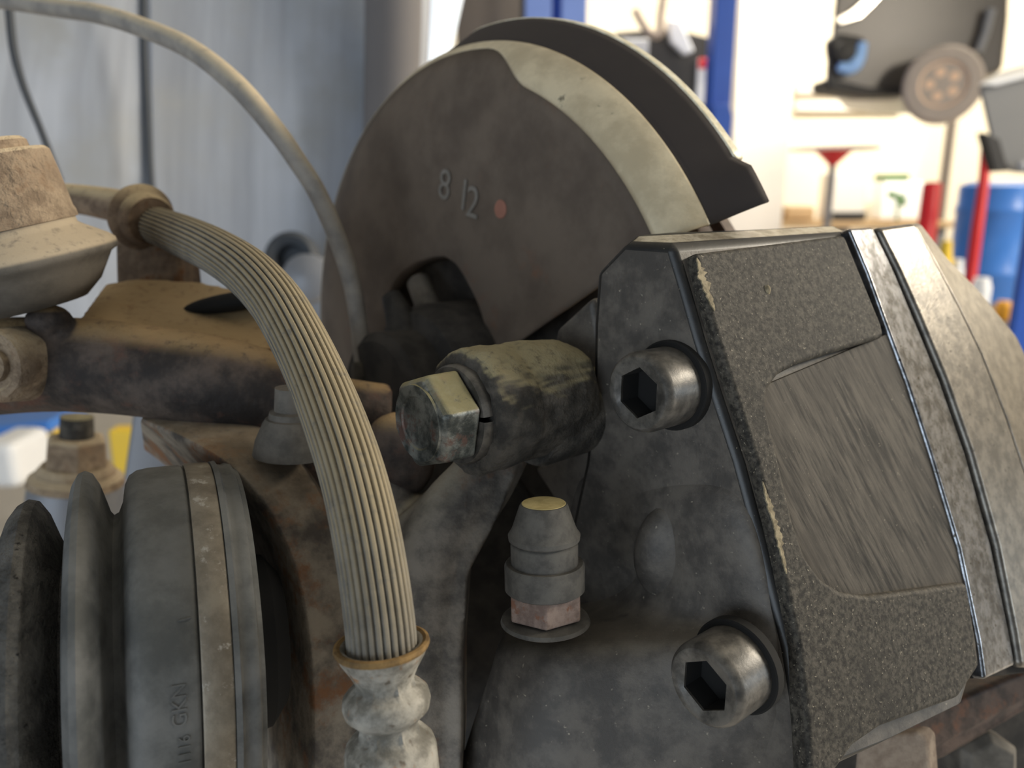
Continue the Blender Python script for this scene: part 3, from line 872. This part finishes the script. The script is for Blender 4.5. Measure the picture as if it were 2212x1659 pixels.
# ================================================================== SENSOR CABLE
cb = thing('sensor_cable', P(786, 800, 0.335), 'thin dusty sensor cable arching across to the dust shield', 'cable')
CP = [(-120, -14, 0.40, 17), (0, 0, 0.385, 18), (127, 18, 0.365, 19), (210, 30, 0.35, 20), (300, 57, 0.335, 21), (413, 107, 0.315, 22), (513, 186, 0.30, 23), (597, 284, 0.295, 22), (640, 345, 0.295, 21), (684, 414, 0.298, 20.5),
      (726, 508, 0.302, 20), (757, 600, 0.306, 19.5), (772, 680, 0.308, 19), (782, 760, 0.310, 19), (786, 800, 0.310, 19)]
V, F = pxtube(CP, 10, 24)
mesh('sheath', V, F, M['cable'], cb)
V, F = pxtube([(784, 782, 0.310, 23), (785, 796, 0.310, 26), (787, 816, 0.310, 26), (788, 830, 0.310, 20)], 4, 20)
mesh('end_plug', V, F, M['lug'], cb)

# ================================================================== AXLE BOOT
BA = D(0.902, -0.03, 0.43)
BT = P(396, 1022, 0.2)
upb = frame_of(BA)[1]
BO = BT - upb * 0.050
bt = thing('axle_boot', BO - ZUP * 0.052, 'black ribbed rubber axle boot with tan clamp band', 'axle boot')
lathe('bellows', BO, BA, [(-0.075, 0.026), (-0.066, 0.0255), (-0.062, 0.029), (-0.058, 0.037), (-0.0545, 0.0385), (-0.051, 0.036), (-0.047, 0.0290), (-0.0445, 0.0288)], M['crack'], bt, seg=140)
lathe('cracked_rib', BO, BA, [(-0.0445, 0.0290), (-0.0420, 0.0320), (-0.0392, 0.0400), (-0.0375, 0.0424), (-0.0355, 0.0436), (-0.0335, 0.0430), (-0.0315, 0.0400), (-0.0292, 0.0340), (-0.0276, 0.0305), (-0.0265, 0.0302)], M['crack'], bt, seg=180, label='rib with perished cracked rubber')
lathe('smooth_rib', BO, BA, [(-0.0268, 0.0300), (-0.0264, 0.0320), (-0.0260, 0.0430), (-0.0254, 0.0470), (-0.0242, 0.0492), (-0.0228, 0.0498), (-0.0212, 0.0490), (-0.0196, 0.0462), (-0.0182, 0.0420), (-0.0172, 0.0388), (-0.0164, 0.0378)], M['rubber'], bt, seg=180)
lathe('boot_end', BO, BA, [(-0.0166, 0.0376), (-0.0152, 0.0384), (-0.0142, 0.0410), (-0.0136, 0.0455), (-0.0126, 0.0478), (-0.0108, 0.0490), (-0.0080, 0.0495), (-0.0040, 0.0496), (-0.0006, 0.0497), (0.0002, 0.0492),
                           (0.0004, 0.0484), (0.0070, 0.0484), (0.0072, 0.0500), (0.0084, 0.0502), (0.0090, 0.0492), (0.0102, 0.0490), (0.0112, 0.0494), (0.0124, 0.0490), (0.0128, 0.0478), (0.0138, 0.0476), (0.0142, 0.0440), (0.0142, 0.02)], M['rubber'], bt, seg=200, sharp=45)
bd = lathe('clamp_band', BO, BA, [(0.0006, 0.0480), (0.0006, 0.0496), (0.0010, 0.0499), (0.0066, 0.0499), (0.0070, 0.0496), (0.0070, 0.0480)], M['band'], bt, seg=200, sharp=45, label='tan metal clamp band with white oxide patches')
# moulded maker's letters and a mould nick on the rubber
def on_boot(px, py, r):
    d = RIGHT * ((px - CX) / FPX) - UP * ((py - CY) / FPX) + FWD
    o = EYE - BO
    dp = d - BA * d.dot(BA); q = o - BA * o.dot(BA)
    a, b, c_ = dp.dot(dp), 2 * dp.dot(q), q.dot(q) - r * r
    return EYE + d * ((-b - math.sqrt(max(0, b * b - 4 * a * c_))) / (2 * a))


def stamp(txt, px, py, size, mat, parent, name):
    cu = bpy.data.curves.new(name, 'FONT'); cu.body = txt; cu.size = size; cu.extrude = 0.00012
    tmp = bpy.data.objects.new(name + '_tmp', cu)
    COL.objects.link(tmp)
    bpy.context.view_layer.update()
    me = bpy.data.meshes.new_from_object(tmp.evaluated_get(bpy.context.evaluated_depsgraph_get()))
    bpy.data.objects.remove(tmp)
    o0 = on_boot(px, py, 0.0496)
    out = (o0 - BO); out = (out - BA * out.dot(BA)).normalized()
    ux = out.cross(BA)
    if ux.z < 0: ux = -ux                                   # reads upwards
    uy = -BA
    ws = []
    for v in me.vertices:
        p = o0 + ux * v.co.x + uy * v.co.y
        rr = p - BO; al = BA * rr.dot(BA); rr = (rr - al).normalized()
        ws.append(BO + al + rr * (0.0496 + 0.0002 + v.co.z))
    mesh(name, ws, [tuple(p.vertices) for p in me.polygons], mat, parent)
    bpy.data.meshes.remove(me)


stamp('GKN', 404, 1568, 0.0042, M['rubber'], bt, 'moulded_letters')
stamp('1116', 412, 1650, 0.0034, M['rubber'], bt, 'moulded_figures')
V, F = tube_data([on_boot(385, 1342, 0.0497), on_boot(400, 1338, 0.0498), on_boot(413, 1334, 0.0497)], [0.0002, 0.0004, 0.0002], 8)
mesh('mould_nick', V, F, M['rubber'], bt)
# axle joint body just inside the opening
cvj = thing('axle_joint', BO + BA * 0.03 - ZUP * 0.05, 'dark steel axle joint cup disappearing into the knuckle', 'axle joint')
lathe('joint_cup', BO, BA, [(0.0143, 0.0), (0.0143, 0.024), (0.020, 0.023), (0.024, 0.018), (0.024, 0.0)], M['hole'], cvj, seg=90)

# ================================================================== BALL JOINT
JA = D(0.20, 0.93, 0.31)
JO = P(-52, 335, 0.232)
ju = 0.232 / FPX
bj = thing('ball_joint', JO + JA * (300 * ju), 'dust-caked ball joint with flanged rubber boot on the rusty arm', 'ball joint')
lathe('stud_cap', JO, JA, [(-18 * ju, 0.0), (-18 * ju, 60 * ju), (-22 * ju, 66 * ju), (-22 * ju, 96 * ju), (-14 * ju, 104 * ju), (14 * ju, 106 * ju)], M['joint'], bj, seg=60)
lathe('joint_housing', JO, JA, [(4 * ju, 100 * ju), (6 * ju, 134 * ju), (14 * ju, 141 * ju), (60 * ju, 144 * ju), (140 * ju, 146 * ju), (150 * ju, 149 * ju), (164 * ju, 149 * ju), (166 * ju, 130 * ju)], M['joint'], bj, seg=72)
lathe('rubber_boot', JO, JA, [(164 * ju, 142 * ju), (176 * ju, 143 * ju), (184 * ju, 152 * ju), (215 * ju, 196 * ju), (228 * ju, 208 * ju), (240 * ju, 209 * ju), (250 * ju, 203 * ju), (256 * ju, 190 * ju), (275 * ju, 176 * ju), (310 * ju, 150 * ju), (340 * ju, 110 * ju)], M['jointboot'], bj, seg=72, sharp=50)
# dusty threaded plug on the arm end
RO = P(-2, 790, 0.236)
ru = 0.236 / FPX
pl = thing('arm_end_bush', RO - ZUP * 0.012, 'tan dirt-crusted round bush on the rusty arm end', 'bush')
lathe('bush_shell', RO, D(-0.25, 0.1, -1), [(-60 * ru, 84 * ru), (0, 80 * ru), (14 * ru, 72 * ru), (16 * ru, 56 * ru), (6 * ru, 48 * ru), (6 * ru, 0)], M['joint'], pl, seg=40)
lathe('bush_core', RO, D(-0.25, 0.1, -1), [(0, 36 * ru), (20 * ru, 34 * ru), (24 * ru, 26 * ru), (24 * ru, 0)], M['joint'], pl, seg=24)

# ================================================================== LOWER JOINT seen below the arm
lo = 0.42
lu = lo / FPX
LJ = P(165, 1035, lo)
LA = D(0.12, -0.97, -0.2)
lj = thing('lower_ball_joint', LJ - ZUP * 0.06, 'grey lower joint with tan dusty flange nut beneath the arm', 'ball joint')
lathe('joint_body', LJ, LA, [(-330 * lu, 90 * lu), (-40 * lu, 96 * lu), (-10 * lu, 92 * lu), (0, 70 * lu)], M['grey'], lj, seg=48)
lathe('flange', LJ, LA, [(-12 * lu, 80 * lu), (-8 * lu, 96 * lu), (6 * lu, 92 * lu), (16 * lu, 78 * lu), (22 * lu, 76 * lu), (34 * lu, 66 * lu)], M['joint'], lj, seg=48)
lathe('flange_nut', LJ, LA, [(30 * lu, 66 * lu), (88 * lu, 62 * lu), (96 * lu, 54 * lu), (96 * lu, 0)], M['joint'], lj, seg=6, bevel=0.001)
lathe('stud', LJ, LA, [(90 * lu, 34 * lu), (140 * lu, 32 * lu), (142 * lu, 0)], M['lug'], lj, seg=24)

# ================================================================== WHEEL ARCH PANEL
lx = [(-420, .62), (-200, .66), (0, .70), (150, .73), (296, .76), (306, .766), (322, .766), (332, .76), (480, .80), (600, .82), (700, .84), (800, .86), (850, .868), (884, .89), (908, .95), (918, 1.02)]
V, F = [], []
ys = [-260, -100, 60, 220, 380, 540, 700, 830]
for y in ys:
    for x, d in lx: V.append(P(x + (y - 200) * 0.02 * (1 if x < 880 else -2.2), y, d + 0.03 * abs(y - 300) / 500))
m = len(lx)
F = [(i * m + j, i * m + j + 1, (i + 1) * m + j + 1, (i + 1) * m + j) for i in range(len(ys) - 1) for j in range(m - 1)]
ln = mark(mesh('wheel_arch_panel', V, F, M['liner'], sharp=60), 'blue-grey streaked wheel arch panel behind the hose', 'car panel')
V, F = pxtube([(846, -300, 0.84, 64), (850, 0, 0.84, 62), (846, 200, 0.84, 60), (840, 500, 0.84, 60), (830, 760, 0.84, 60)], 4, 24)
mesh('rolled_edge', V, F, M['edge'], ln, label='brown-grey rolled edge')
so = ln.modifiers.new('thick', 'SOLIDIFY'); so.thickness = 0.003; so.offset = 1
V, F = pxtube([(309, -120, 0.742, 9), (310, 0, 0.742, 9), (312, 120, 0.744, 9), (318, 240, 0.744, 8.5), (326, 390, 0.745, 8), (340, 520, 0.745, 8)], 6, 14)
mark(mesh('loom_cable', V, F, M['black'], sharp=60), 'dark vertical cable taped down the wheel arch panel', 'cable')
V, F = pxtube([(14, -60, 0.60, 9), (20, 20, 0.60, 9), (30, 110, 0.60, 9), (52, 190, 0.60, 8), (88, 280, 0.60, 7.5), (130, 390, 0.60, 7)], 6, 14)
mark(mesh('thin_wire', V, F, M['black'], sharp=60), 'thin dark wire bending behind the ball joint', 'wire')
gr = thing('rubber_grommet', P(660, 590, 0.72), 'blurred blue-grey grommet on the wheel arch panel', 'grommet')
lathe('grommet_ring', P(632, 560, 0.76), -FWD, [(-0.01, 0.026), (0.006, 0.026), (0.011, 0.021), (0.006, 0.014), (-0.004, 0.012), (-0.004, 0)], M['black'], gr, seg=40)
lathe('grommet_plug', P(662, 600, 0.74), -FWD, [(-0.01, 0.024), (0.004, 0.022), (0.010, 0.012), (0.011, 0.0)], M['grey'], gr, seg=32)

# ================================================================== WORKSHOP BEYOND
# bay at the back wall
bk = column('dull_cabinet', 985, 1128, 60, 6.6, 0.5, 0.0, 3.4, M['brown'])
mark(bk, 'tall brown-grey cabinet standing beside the blue lift column', 'cabinet')
pp = column('conduit_pipe', 1124, 1140, 60, 6.3, 0.05, 0.0, 4.4, M['charcoal'], bevel=0)
mark(pp, 'thin dark vertical pipe beside the brown-grey cabinet', 'pipe')
lc = thing('lift_column', Q(1200, 60, 5.2) * 1.0, 'two-tone blue lift column behind the dust shield', 'lift column')
lc.location.z = 0
column('column_channel', 1134, 1192, 40, 5.3, 0.25, 0.0, 3.2, M['bluelight'], lc)
column('column_web', 1190, 1214, 40, 5.38, 0.1, 0.0, 3.2, M['blue'], lc)
column('column_channel', 1212, 1268, 40, 5.3, 0.25, 0.0, 3.2, M['bluelight'], lc)
wl = thing('glowing_beam', Q(955, 150, 3.0), 'bluish-white beam given a glow, hanging beside the wheel arch panel', 'beam')
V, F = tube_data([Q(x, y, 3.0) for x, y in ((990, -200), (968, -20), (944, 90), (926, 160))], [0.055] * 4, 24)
mesh('beam_glow', V, F, M['beam'], wl)  # white beam given emission to bring up its brightness
V, F = tube_data([Q(926, 160, 3.0), Q(920, 186, 3.0)], [0.05, 0.03], 20)
mesh('end_cap', V, F, M['charcoal'], wl)
V, F = tube_data([Q(990, -200, 3.0), Q(1010, -420, 3.0) + Vector((0, 0, 0.3))], [0.012, 0.012], 10)
mesh('beam_hanger', V, F, M['charcoal'], wl)
lc2 = thing('lift_column', Q(1560, 60, 5.6), 'slim blue lift column next to the white pillar', 'lift column')
lc2.location.z = 0
column('column_post', 1542, 1588, 100, 5.6, 0.2, 0.0, 3.4, M['blue'], lc2)
outline('column_foot', [(1540, 225), (1578, 225), (1584, 250), (1580, 300), (1540, 310)], 5.5, 0.2, M['blue'], lc2)
# pillar, brighter wall return
pil = column('wall_pillar', 1592, 1712, 200, 7.6, 0.5, 0.0, 4.4, M['pillar'])
pil.name = 'trim_1'; pil['kind'] = 'structure'
# black workshop machine with label and hoses
mc = thing('workshop_machine', Q(1440, 400, 6.4), 'charcoal workshop machine with hoses between the blue columns', 'machine')
mc.location.z = 0
outline('machine_body', [(1330, 70), (1450, 60), (1520, 78), (1556, 84), (1556, 420), (1325, 420)], 6.4, 0.5, M['charcoal'], mc)
outline('machine_arm', [(1440, 40), (1470, 44), (1500, 110), (1480, 118), (1450, 90)], 6.3, 0.08, M['white'], mc)
lb = slab('warning_label', 1508, 128, 1552, 226, 6.34, 0.02, M['white'], mc)
slab('label_heading', 1510, 126, 1550, 148, 6.325, 0.012, M['red'], lb)
V, F = tube_data([Q(x, y, 6.25) for x, y in spline([(1372, 20), (1398, 66), (1424, 74), (1428, 30), (1440, -40)], 6)], [0.03] * 25, 10)
mesh('tan_hose', V, F, M['tan'], mc)
slab('grey_gauge_panel', 1340, 84, 1400, 140, 6.34, 0.05, M['white'], mc)
# wall ducts above the bench
for (y0, y1, nm, lab) in ((180, 202, 'cable_duct', 'upper pale cable duct under the lifted car'), (216, 240, 'cable_duct', 'lower pale cable duct on the back wall')):
    o = slab(nm, 1722, y0, 1962 - (y0 - 180) * 0.4, y1, 8.9, 0.1, M['pillar'])
    mark(o, lab, 'cable duct', 'pale cable ducts on the back wall')
# lifted car
car = thing('lifted_car', Q(1950, 200, 5.6), 'dark grey car raised on a lift with hanging front wheel', 'car')
outline('car_body', [(1816, -120), (1800, 20), (1796, 80), (1786, 100), (1782, 180), (1800, 192), (1880, 202), (1985, 204), (1998, 150), (2050, 108), (2110, 118), (2120, 170), (2166, 150), (2178, 40), (2184, -120)], 5.6, (0.72, 1.5, 0), M['carpaint'], car, bevel=0.06)
outline('front_bumper', [(1788, 166), (1880, 188), (1980, 190), (1980, 206), (1880, 206), (1788, 194)], 5.54, 0.3, M['charcoal'], car, bevel=0.03)
outline('bonnet_highlight', [(1804, 40), (1840, 20), (1900, -30), (1930, -30), (1860, 40), (1815, 54)], 5.56, 0.06, M['chrome'], car, bevel=0.01)  # bright strip added as the reflection along the bonnet
hl = outline('headlight', [(1790, 84), (1815, 70), (1872, 80), (1866, 130), (1838, 152), (1806, 144), (1792, 120)], 5.56, 0.1, M['charcoal'], car, bevel=0.03)
V, F = tube_data([Q(x, y, 5.53) for x, y, _, _ in spline([(1812, 144, 0, 0), (1836, 146, 0, 0), (1854, 126, 0, 0), (1864, 92, 0, 0)], 5)], [0.03 + 0.003 * min(q, 15 - q) for q in range(16)], 12)
mesh('lens_reflection', V, F, M['lens'], hl)  # blue arc painted as a reflection in the headlight
lathe('lamp_bowl', Q(1826, 112, 5.52), Vector((0, -1, 0)), [(0.0, 0.07), (0.02, 0.065), (0.03, 0.04), (0.032, 0.0)], M['charcoal'], hl, seg=24)
V, F = tube_data([Q(2140, 20, 5.55), Q(2128, 70, 5.55), Q(2112, 112, 5.55)], [0.032] * 3, 12)
mesh('suspension_strut', V, F, M['grey'], car)
WA = Vector((-0.42, -0.9, 0.0)).normalized()
WC = Q(2036, 184, 5.35)
wh = lathe('wheel_tyre', WC, WA, [(-0.13, 0.13), (-0.13, 0.20), (-0.11, 0.235), (0.05, 0.235), (0.075, 0.215), (0.08, 0.15), (0.06, 0.14)], M['tyre'], car, seg=48, label='tyre of the hanging front wheel')
lathe('rim_disc', WC, WA, [(0.0, 0.145), (0.065, 0.145), (0.06, 0.13), (0.04, 0.12), (0.03, 0.0)], M['alloy'], wh, seg=40)
a_, u_, v_ = frame_of(WA)
for q in range(5):
    t = q * 2 * math.pi / 5 + 0.3
    pc = WC + (u_ * math.cos(t) + v_ * math.sin(t)) * 0.075 + WA * 0.03
    lathe('rim_pocket', pc, WA, [(0.0, 0.04), (0.022, 0.04), (0.03, 0.03), (0.032, 0.0)], M['alloy'], wh, seg=18)
# oil drainer with red funnel
od = thing('oil_drainer', Q(1800, 480, 7.0), 'oil drainer with red funnel on a grey stem', 'oil drainer')
od.location.z = 0
fc = Q(1800, 340, 7.0)
lathe('drain_funnel', fc, ZUP, [(-0.075, 0.02), (-0.05, 0.045), (0.05, 0.15), (0.06, 0.15), (0.055, 0.13), (-0.05, 0.03)], M['red'], od, seg=36)
lathe('funnel_tray', fc, ZUP, [(0.058, 0.0), (0.058, 0.36), (0.075, 0.37), (0.085, 0.36), (0.066, 0.34), (0.066, 0.0)], M['pillar'], od, seg=36)
lathe('stem', fc, ZUP, [(-fc.z + 0.4, 0.03), (-0.07, 0.03), (-0.07, 0.0)], M['grey'], od, seg=20)
lathe('tank', Vector((fc.x, fc.y, 0)), ZUP, [(0.0, 0.24), (0.05, 0.26), (0.45, 0.26), (0.5, 0.2), (0.5, 0.0)], M['grey'], od, seg=36)
# workbench and things on it
wbx = thing('workbench', Q(1800, 478, 8.2), 'long pale workbench with wooden top along the back wall', 'workbench')
wbx.location.z = 0
a, b = Q(1600, 478, 8.2), Q(2060, 478, 8.2)
d = box_data(((a.x + b.x) / 2, 8.5, a.z - 0.03), (b.x - a.x, 0.7, 0.06)); mesh('bench_top', d[0], d[1], M['wood'], wbx, bevel=0.01)
for fx in (a.x + 0.1, (a.x + b.x) / 2, b.x - 0.1):
    d = box_data((fx, 8.5, (a.z - 0.06) / 2), (0.08, 0.6, a.z - 0.06)); mesh('bench_leg', d[0], d[1], M['grey'], wbx, bevel=0.01)
for x0, x1, y0, mt, nm, lab, cat in ((1796, 1868, 372, 'pillar', 'white_carton', 'pale rounded carton on the bench behind the funnel stem', 'carton'),
                                     (1912, 1990, 392, 'white', 'white_box', 'white box on the bench behind the little plant', 'box'),
                                     (1700, 1760, 446, 'wood', 'parts_tray', 'low tan tray on the bench by the pillar', 'tray'),
                                     (1800, 1870, 458, 'charcoal', 'tool_tray', 'dark low tray on the bench under the pale carton', 'tray')):
    o = slab(nm, x0, y0, x1, 476, (8.45 if nm == 'white_box' else 8.25) if nm != 'tool_tray' else 8.21, 0.3 if nm != 'tool_tray' else 0.03, M[mt], bevel=0.03 if nm != 'tool_tray' else 0.005)
    mark(o, lab, cat)
pt = thing('bench_plant', Q(1938, 476, 8.15), 'small green plant on the bench beside the red post', 'plant')
V, F = pxtube([(1938, 476, 8.15, 3), (1938, 450, 8.15, 3), (1937, 430, 8.15, 2)], 3, 8); mesh('stem', V, F, M['green'], pt)
for q in range(9):
    t = q * 2.4
    c0 = Q(1937 + 14 * math.cos(t), 428 + 12 * math.sin(t * 1.7), 8.15)
    V, F = ball_data(c0 + Vector((0, 0.04 * math.sin(t), 0)), (0.035, 0.03, 0.03), seg=10, ring=6); mesh('leaf_tuft', V, F, M['green'], pt)
mark(slab('green_binder', 1912, 376, 1964, 390, 8.46, 0.25, M['green'], bevel=0.005), 'flat green binder lying on the white box', 'binder')
# posts and bars at the right
mark(column('drop_pipe', 2040, 2056, 350, 8.6, 0.06, 0.0, 3.0, M['brown'], bevel=0), 'thin grey-brown pipe down the wall under the hanging wheel', 'pipe')
V, F = pxtube([(2014, 398, 5.0, 19), (2008, 450, 5.0, 20), (1996, 540, 5.0, 20), (1950, 880, 4.85, 21)], 4, 20)
mark(mesh('red_bollard', V, F, M['red']), 'stout red post rising behind the caliper', 'post')
V, F = pxtube([(2132, 300, 3.75, 11), (2124, 400, 3.75, 11), (2110, 500, 3.75, 12), (2092, 640, 3.75, 12), (2040, 1040, 3.66, 13)], 4, 16)
mark(mesh('red_jack_handle', V, F, M['red']), 'slanted red jack handle leaning by the blue drum', 'handle')
dr = thing('blue_drum', Q(2176, 640, 4.0), 'glossy blue drum beneath the grey lift box', 'drum')
dq = Q(2176, 500, 4.0)
lathe('drum_shell', Vector((dq.x + 0.05, dq.y + 0.2, 0)), ZUP, [(0.6, 0.0), (0.6, 0.15), (0.62, 0.16), (0.9, 0.185), (0.91, 0.192), (0.93, 0.192), (0.94, 0.185), (1.22, 0.185), (1.23, 0.192), (1.25, 0.192), (1.26, 0.185), (1.36, 0.185), (1.38, 0.14), (1.38, 0.0)], M['bluedrum'], dr, seg=40)
d = box_data((dq.x + 0.05, dq.y + 0.2, 0.3), (0.4, 0.4, 0.6)); mesh('drum_stand', d[0], d[1], M['charcoal'], dr, bevel=0.01)
lc3 = thing('lift_column', Q(2200, 700, 2.2), 'bright blue lift column standing close beside the caliper', 'lift column')
lc3.location.z = 0
column('column_post', 2190, 2300, 690, 2.3, 0.03, 0.0, 3.2, M['blue'], lc3)
bx = thing('lift_box', Q(2165, 370, 2.8), 'grey angular lift box with top coloured as lit above the blue drum', 'box')
d = prism_data([Q(x, y, 2.8) for x, y in [(2112, 186), (2150, 178), (2290, 150), (2290, 380), (2176, 372), (2140, 310)]], Vector((0.36, 0.5, 0.02)))
mesh('box_shell', d[0], d[1], M['greybox'], bx, bevel=0.015)
d = prism_data([Q(x, y, 2.78) for x, y in [(2108, 184), (2150, 172), (2290, 138), (2290, 150), (2150, 186)]], Vector((0.40, 0.55, 0.12)))
mesh('lit_box_top', d[0], d[1], M['white'], bx, bevel=0.008)  # white stands in for light falling on the box top
outline('box_bracket', [(2126, 285), (2160, 300), (2180, 370), (2150, 372)], 2.79, 0.05, M['charcoal'], bx, bevel=0.004)
lathe('box_bolt', Q(2205, 360, 2.78), Vector((0, -1, 0)), [(0, 0.018), (0.01, 0.018), (0.012, 0.012), (0.012, 0)], M['grey'], bx, seg=20)
for (px, y0, y1, r, mt, nm, lab, cat) in ((2046, 520, 548, 14, 'yellow', 'yellow_canister', 'yellow canister beyond the caliper shoulder', 'canister'),
                                          (2070, 560, 620, 14, 'white', 'white_bottle', 'white bottle beside the slanted red handle', 'bottle'),
                                          (2122, 600, 640, 20, 'white', 'white_tub', 'white tub at the foot of the red handle', 'tub'),
                                          (2170, 650, 692, 16, 'amber', 'amber_box', 'amber container next to the blue lift column', 'container')):
    Y = 3.0
    p0, p1 = Q(px, 690, Y), Q(px, y0, Y)
    p0.x = p1.x
    rr = r * 3.0 / FPX
    h = p1.z - p0.z
    t = thing(nm, p0, lab, cat)
    lathe('shell', p0, ZUP, [(0, 0), (0, rr * 0.9), (h * 0.1, rr), (h * 0.8, rr), (h * 0.9, rr * 0.8), (h, rr * 0.75), (h, 0)], M[mt], t, seg=24)
a, b = Q(2010, 690, 3.0), Q(2300, 690, 3.0)
cart = thing('parts_trolley', Vector(((a.x + b.x) / 2, 3.1, 0)), 'dark trolley carrying bottles beyond the caliper', 'trolley')
d = box_data(((a.x + b.x) / 2, 3.15, a.z - 0.02), (b.x - a.x, 0.6, 0.04)); mesh('trolley_top', d[0], d[1], M['brown'], cart, bevel=0.005)
for sx in (a.x + 0.03, b.x - 0.03):
    for sy in (2.9, 3.4):
        d = box_data((sx, sy, (a.z - 0.04) / 2), (0.03, 0.03, a.z - 0.04)); mesh('trolley_leg', d[0], d[1], M['charcoal'], cart)
# things on the floor seen through the gap at lower left
mark(outline('blue_ramp', [(-200, 948), (-60, 930), (110, 908), (108, 934), (40, 962), (-200, 985)], 2.4, 0.25, M['bluedrum'], bevel=0.01), 'bright blue ramp edge seen below the rusty arm', 'ramp')
mark(outline('teal_mat', [(-200, 900), (100, 885), (86, 902), (-200, 925)], 2.75, 0.1, M['green'], bevel=0.01), 'dull green strip above the blue ramp edge', 'mat')
mark(column('yellow_marker', 236, 290, 960, 1.5, 0.04, 0.0, Q(260, 930, 1.5).z, M['yellow'], bevel=0.005), 'yellow marker block behind the lower joint', 'marker')
mark(column('yellow_post', 82, 114, 900, 2.9, 0.05, 0.0, Q(90, 894, 2.9).z, M['yellow'], bevel=0.005), 'small yellow post behind the end of the blue ramp', 'post')
sf = mesh('lower_subframe', *prism_data([P(x, y, 0.50) for x, y in [(285, 880), (560, 900), (720, 1100), (720, 1760), (330, 1760), (250, 1500), (240, 1180), (262, 1040)]], FWD * 0.03), M['grey'], bevel=0.004)
mark(sf, 'grey subframe plate behind the axle boot', 'subframe')
tl = tube_data([P(-80, 1160, 0.30), P(40, 1215, 0.31), P(160, 1265, 0.32)], [0.0055] * 3, 16)
mark(mesh('track_rod', tl[0], tl[1], M['lug']), 'dark thin rod passing behind the cracked boot rib', 'rod')
mark(slab('white_canister', -60, 960, 42, 1060, 2.2, 0.2, M['white'], bevel=0.03), 'white canister under the blue ramp edge', 'canister')
